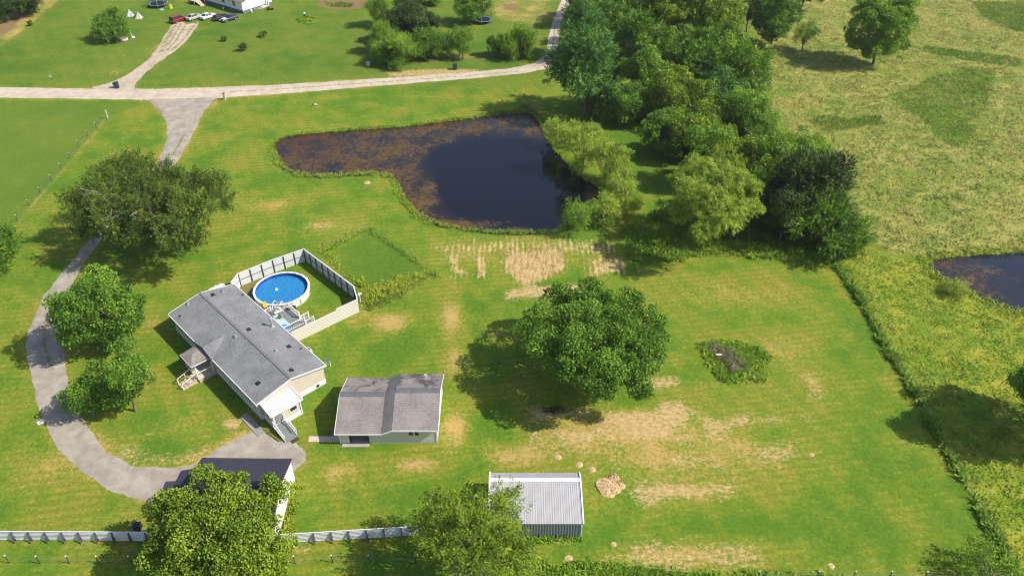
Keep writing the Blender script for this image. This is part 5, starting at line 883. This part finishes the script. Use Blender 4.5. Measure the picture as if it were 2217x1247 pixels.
lp=empty('low_planter',G(680,229),0,label='low grey log planter on the lawn above the pond',cat='planter'); m=MB(); m.tube([(-.7,0,.15),(.7,.1,.15)],.14,8); m.build('log',M('grey_log',(.4,.38,.36),.9),lp); MB().box(.1,.6,-.15,.15,.15,.42,.05).build('stone',M('pale_stone',(.6,.58,.55),.9),lp); MB().box(-.55,-.1,-.12,.2,.1,.4,.08).build('dark_stone',BLACK,lp)
def rock(name,px,py,r_,mat,label,cat,group=None,flat=.5):
    rr=np.random.default_rng(int(px*3+py)); m=MB(); pr=[]; n_=14; V=[];Fc=[]
    for i in range(6):
        e=-.2+1.75*i/5
        for k in range(n_): a=2*PI*k/n_; q_=r_*(1+rr.uniform(-.22,.22)); V.append((q_*math.cos(e)*math.cos(a) if e<1.5 else 0,q_*math.cos(e)*math.sin(a) if e<1.5 else 0,q_*flat*math.sin(e)))
    for i in range(5):
        for k in range(n_): k2=(k+1)%n_; Fc.append((i*n_+k,i*n_+k2,(i+1)*n_+k2,(i+1)*n_+k))
    m.add(V,Fc); o=m.build(name,mat,None,label=label,cat=cat,group=group,smooth=False); o.location=G(px,py); return o
HAY=NT('hay'); HAY=HAY.done(HAY.mix(HAY.ss(HAY.noise(5,5,.8),.35,.65),(.28,.19,.09),(.60,.44,.25)),.95)
rock('hay_heap',1316,1056,1.35,HAY,'largest heap of raked hay right of the metal shed','hay heap',flat=.2); rock('hay_heap',1329,1036,.7,HAY,'smaller heap of hay touching the back of the largest one','hay heap',flat=.35)
rock('hay_heap',1345,1052,.5,HAY,'hay clump at the right end of the largest heap','hay heap',flat=.35)
for px,py,r_,lb in ((1283,1016,.4,'hay clump at the near right of the shed ridge'),(1255,1006,.45,'hay clump just above the shed back edge'),(1329,1178,.3,'small clump of hay below the shed corner'),(1232,1208,.4,'hay clump by the bottom edge weeds'),(1758,984,.3,'lone pale clump in the open right part of the field'),(1800,1225,.35,'hay clump near the bottom right fence'),(1210,990,.4,'hay clump above the shed roof')): rock('hay_clump',px,py,r_,HAY,lb,'hay clump',flat=.15)
rock('straw_clump',795,396,.6,HAY,'pale straw clump on the lawn inside the pond bend','straw clump',flat=.3)
rock('pale_stone',89,913,.5,M('pale_stone',(.6,.58,.55)),'pale stone on the outer edge of the driveway bend','stone')
for k_,(px,py,rx,ry) in enumerate(((1316,1056,26,13),(1329,1036,12,7))): tufts('loose_hay',[(px+rx*math.cos(a),py+ry*math.sin(a)) for a in np.arange(0,6.2,.6)],30,.45,LM['straw'],seed=30+k_,label='loose hay strewn over the %s heap right of the shed'%('largest','smaller'[0:7])[k_],nb=7,lw=.12,wd=.4,cat='hay')
# brush pile with its weeds
bp=empty('brush_pile',G(1578,775),0,label='heap of dead branches in tall weeds in the open field',cat='brush pile'); r=np.random.default_rng(5); m=MB(); base=G(1578,775)
for i in range(150):
    px,py=(lambda s,t_:(1550+s*52+t_*18,748+s*58-t_*6))(r.uniform(0,1),r.uniform(-1,1)*.9); c=G(px,py)-base; a=r.uniform(0,2*PI) if i%3 else R(-55)+r.normal(0,.3); l=r.uniform(.7,2.0); d=Vector((math.cos(a),math.sin(a),r.uniform(-.15,.3)))*l/2; zz=Vector((0,0,r.uniform(.1,.8))); m.tube([c-d+zz,c+Vector((0,0,r.uniform(0,.1)))+zz,c+d+zz],[.045,.035,.012],4)
m.build('branches',M('dead_wood',(.22,.17,.15),.95,.3,3),bp)
tufts('brush_weeds',[(1515,740),(1570,733),(1625,750),(1668,765),(1660,800),(1655,825),(1600,828),(1560,822),(1530,790)],15,.6,LM['lawn'],patch=.22,wd=.5,seed=20,label='green weeds growing round the dead branch heap',maxn=7000,nb=7,lw=.17)
MB().box(-.4,.4,-.15,.15,0,.1).build('pallet',M('grey_board',(.6,.58,.56),.8),None,loc=tuple(G(1556,768,.8)),label='pale board lying on top of the dead branch heap',cat='board')
bb=empty('burn_barrel',G(1197,888),0,label='dark burnt spot with charred sticks below the shade tree',cat='burnt heap'); m=MB()
for i in range(40): a=r.uniform(0,6.28); c=Vector((r.normal(0,.8),r.normal(0,.3),.1)); m.bar(c,c+Vector((math.cos(a)*.6,math.sin(a)*.6,.1)),.06)
m.build('charred_sticks',BLACK,bb); bb.name='burnt_heap'
# white shed roof glimpsed under the lacy tree at the bottom edge
cs=empty('white_trailer',G(1010,1246),R(8),label='white trailer glimpsed through the leaves of the lacy tree at the bottom edge',cat='trailer'); MB().box(-1.9,1.9,-1.2,1.2,.5,2.1).build('body',M('pale_blue_panel',(.55,.68,.74),.4),cs,bevel=.08); MB().box(-1.95,1.95,-1.25,1.25,2.1,2.2).build('roof',WHITE,cs,bevel=.04)
for a in (-.6,.6):
    for s_ in (-1,1): MB().tube([(a,s_*1.0,.35),(a,s_*1.2,.35)],.35,12).build('wheel',TYRE,cs)

# ---------------------------------------------------------------- air
t=NT('haze_air'); t.t.nodes.remove(t.b); pv_=t.n('ShaderNodeVolumePrincipled'); pv_.inputs['Density'].default_value=.00009; pv_.inputs['Color'].default_value=(.86,.92,1,1); pv_.inputs['Anisotropy'].default_value=.2
t.l(pv_.outputs[0],t.out.inputs['Volume']); MB().box(-2600,2600,-900,3100,-5,76).build('haze',t.m,None,kind='stuff',label='thin summer haze over the whole land')
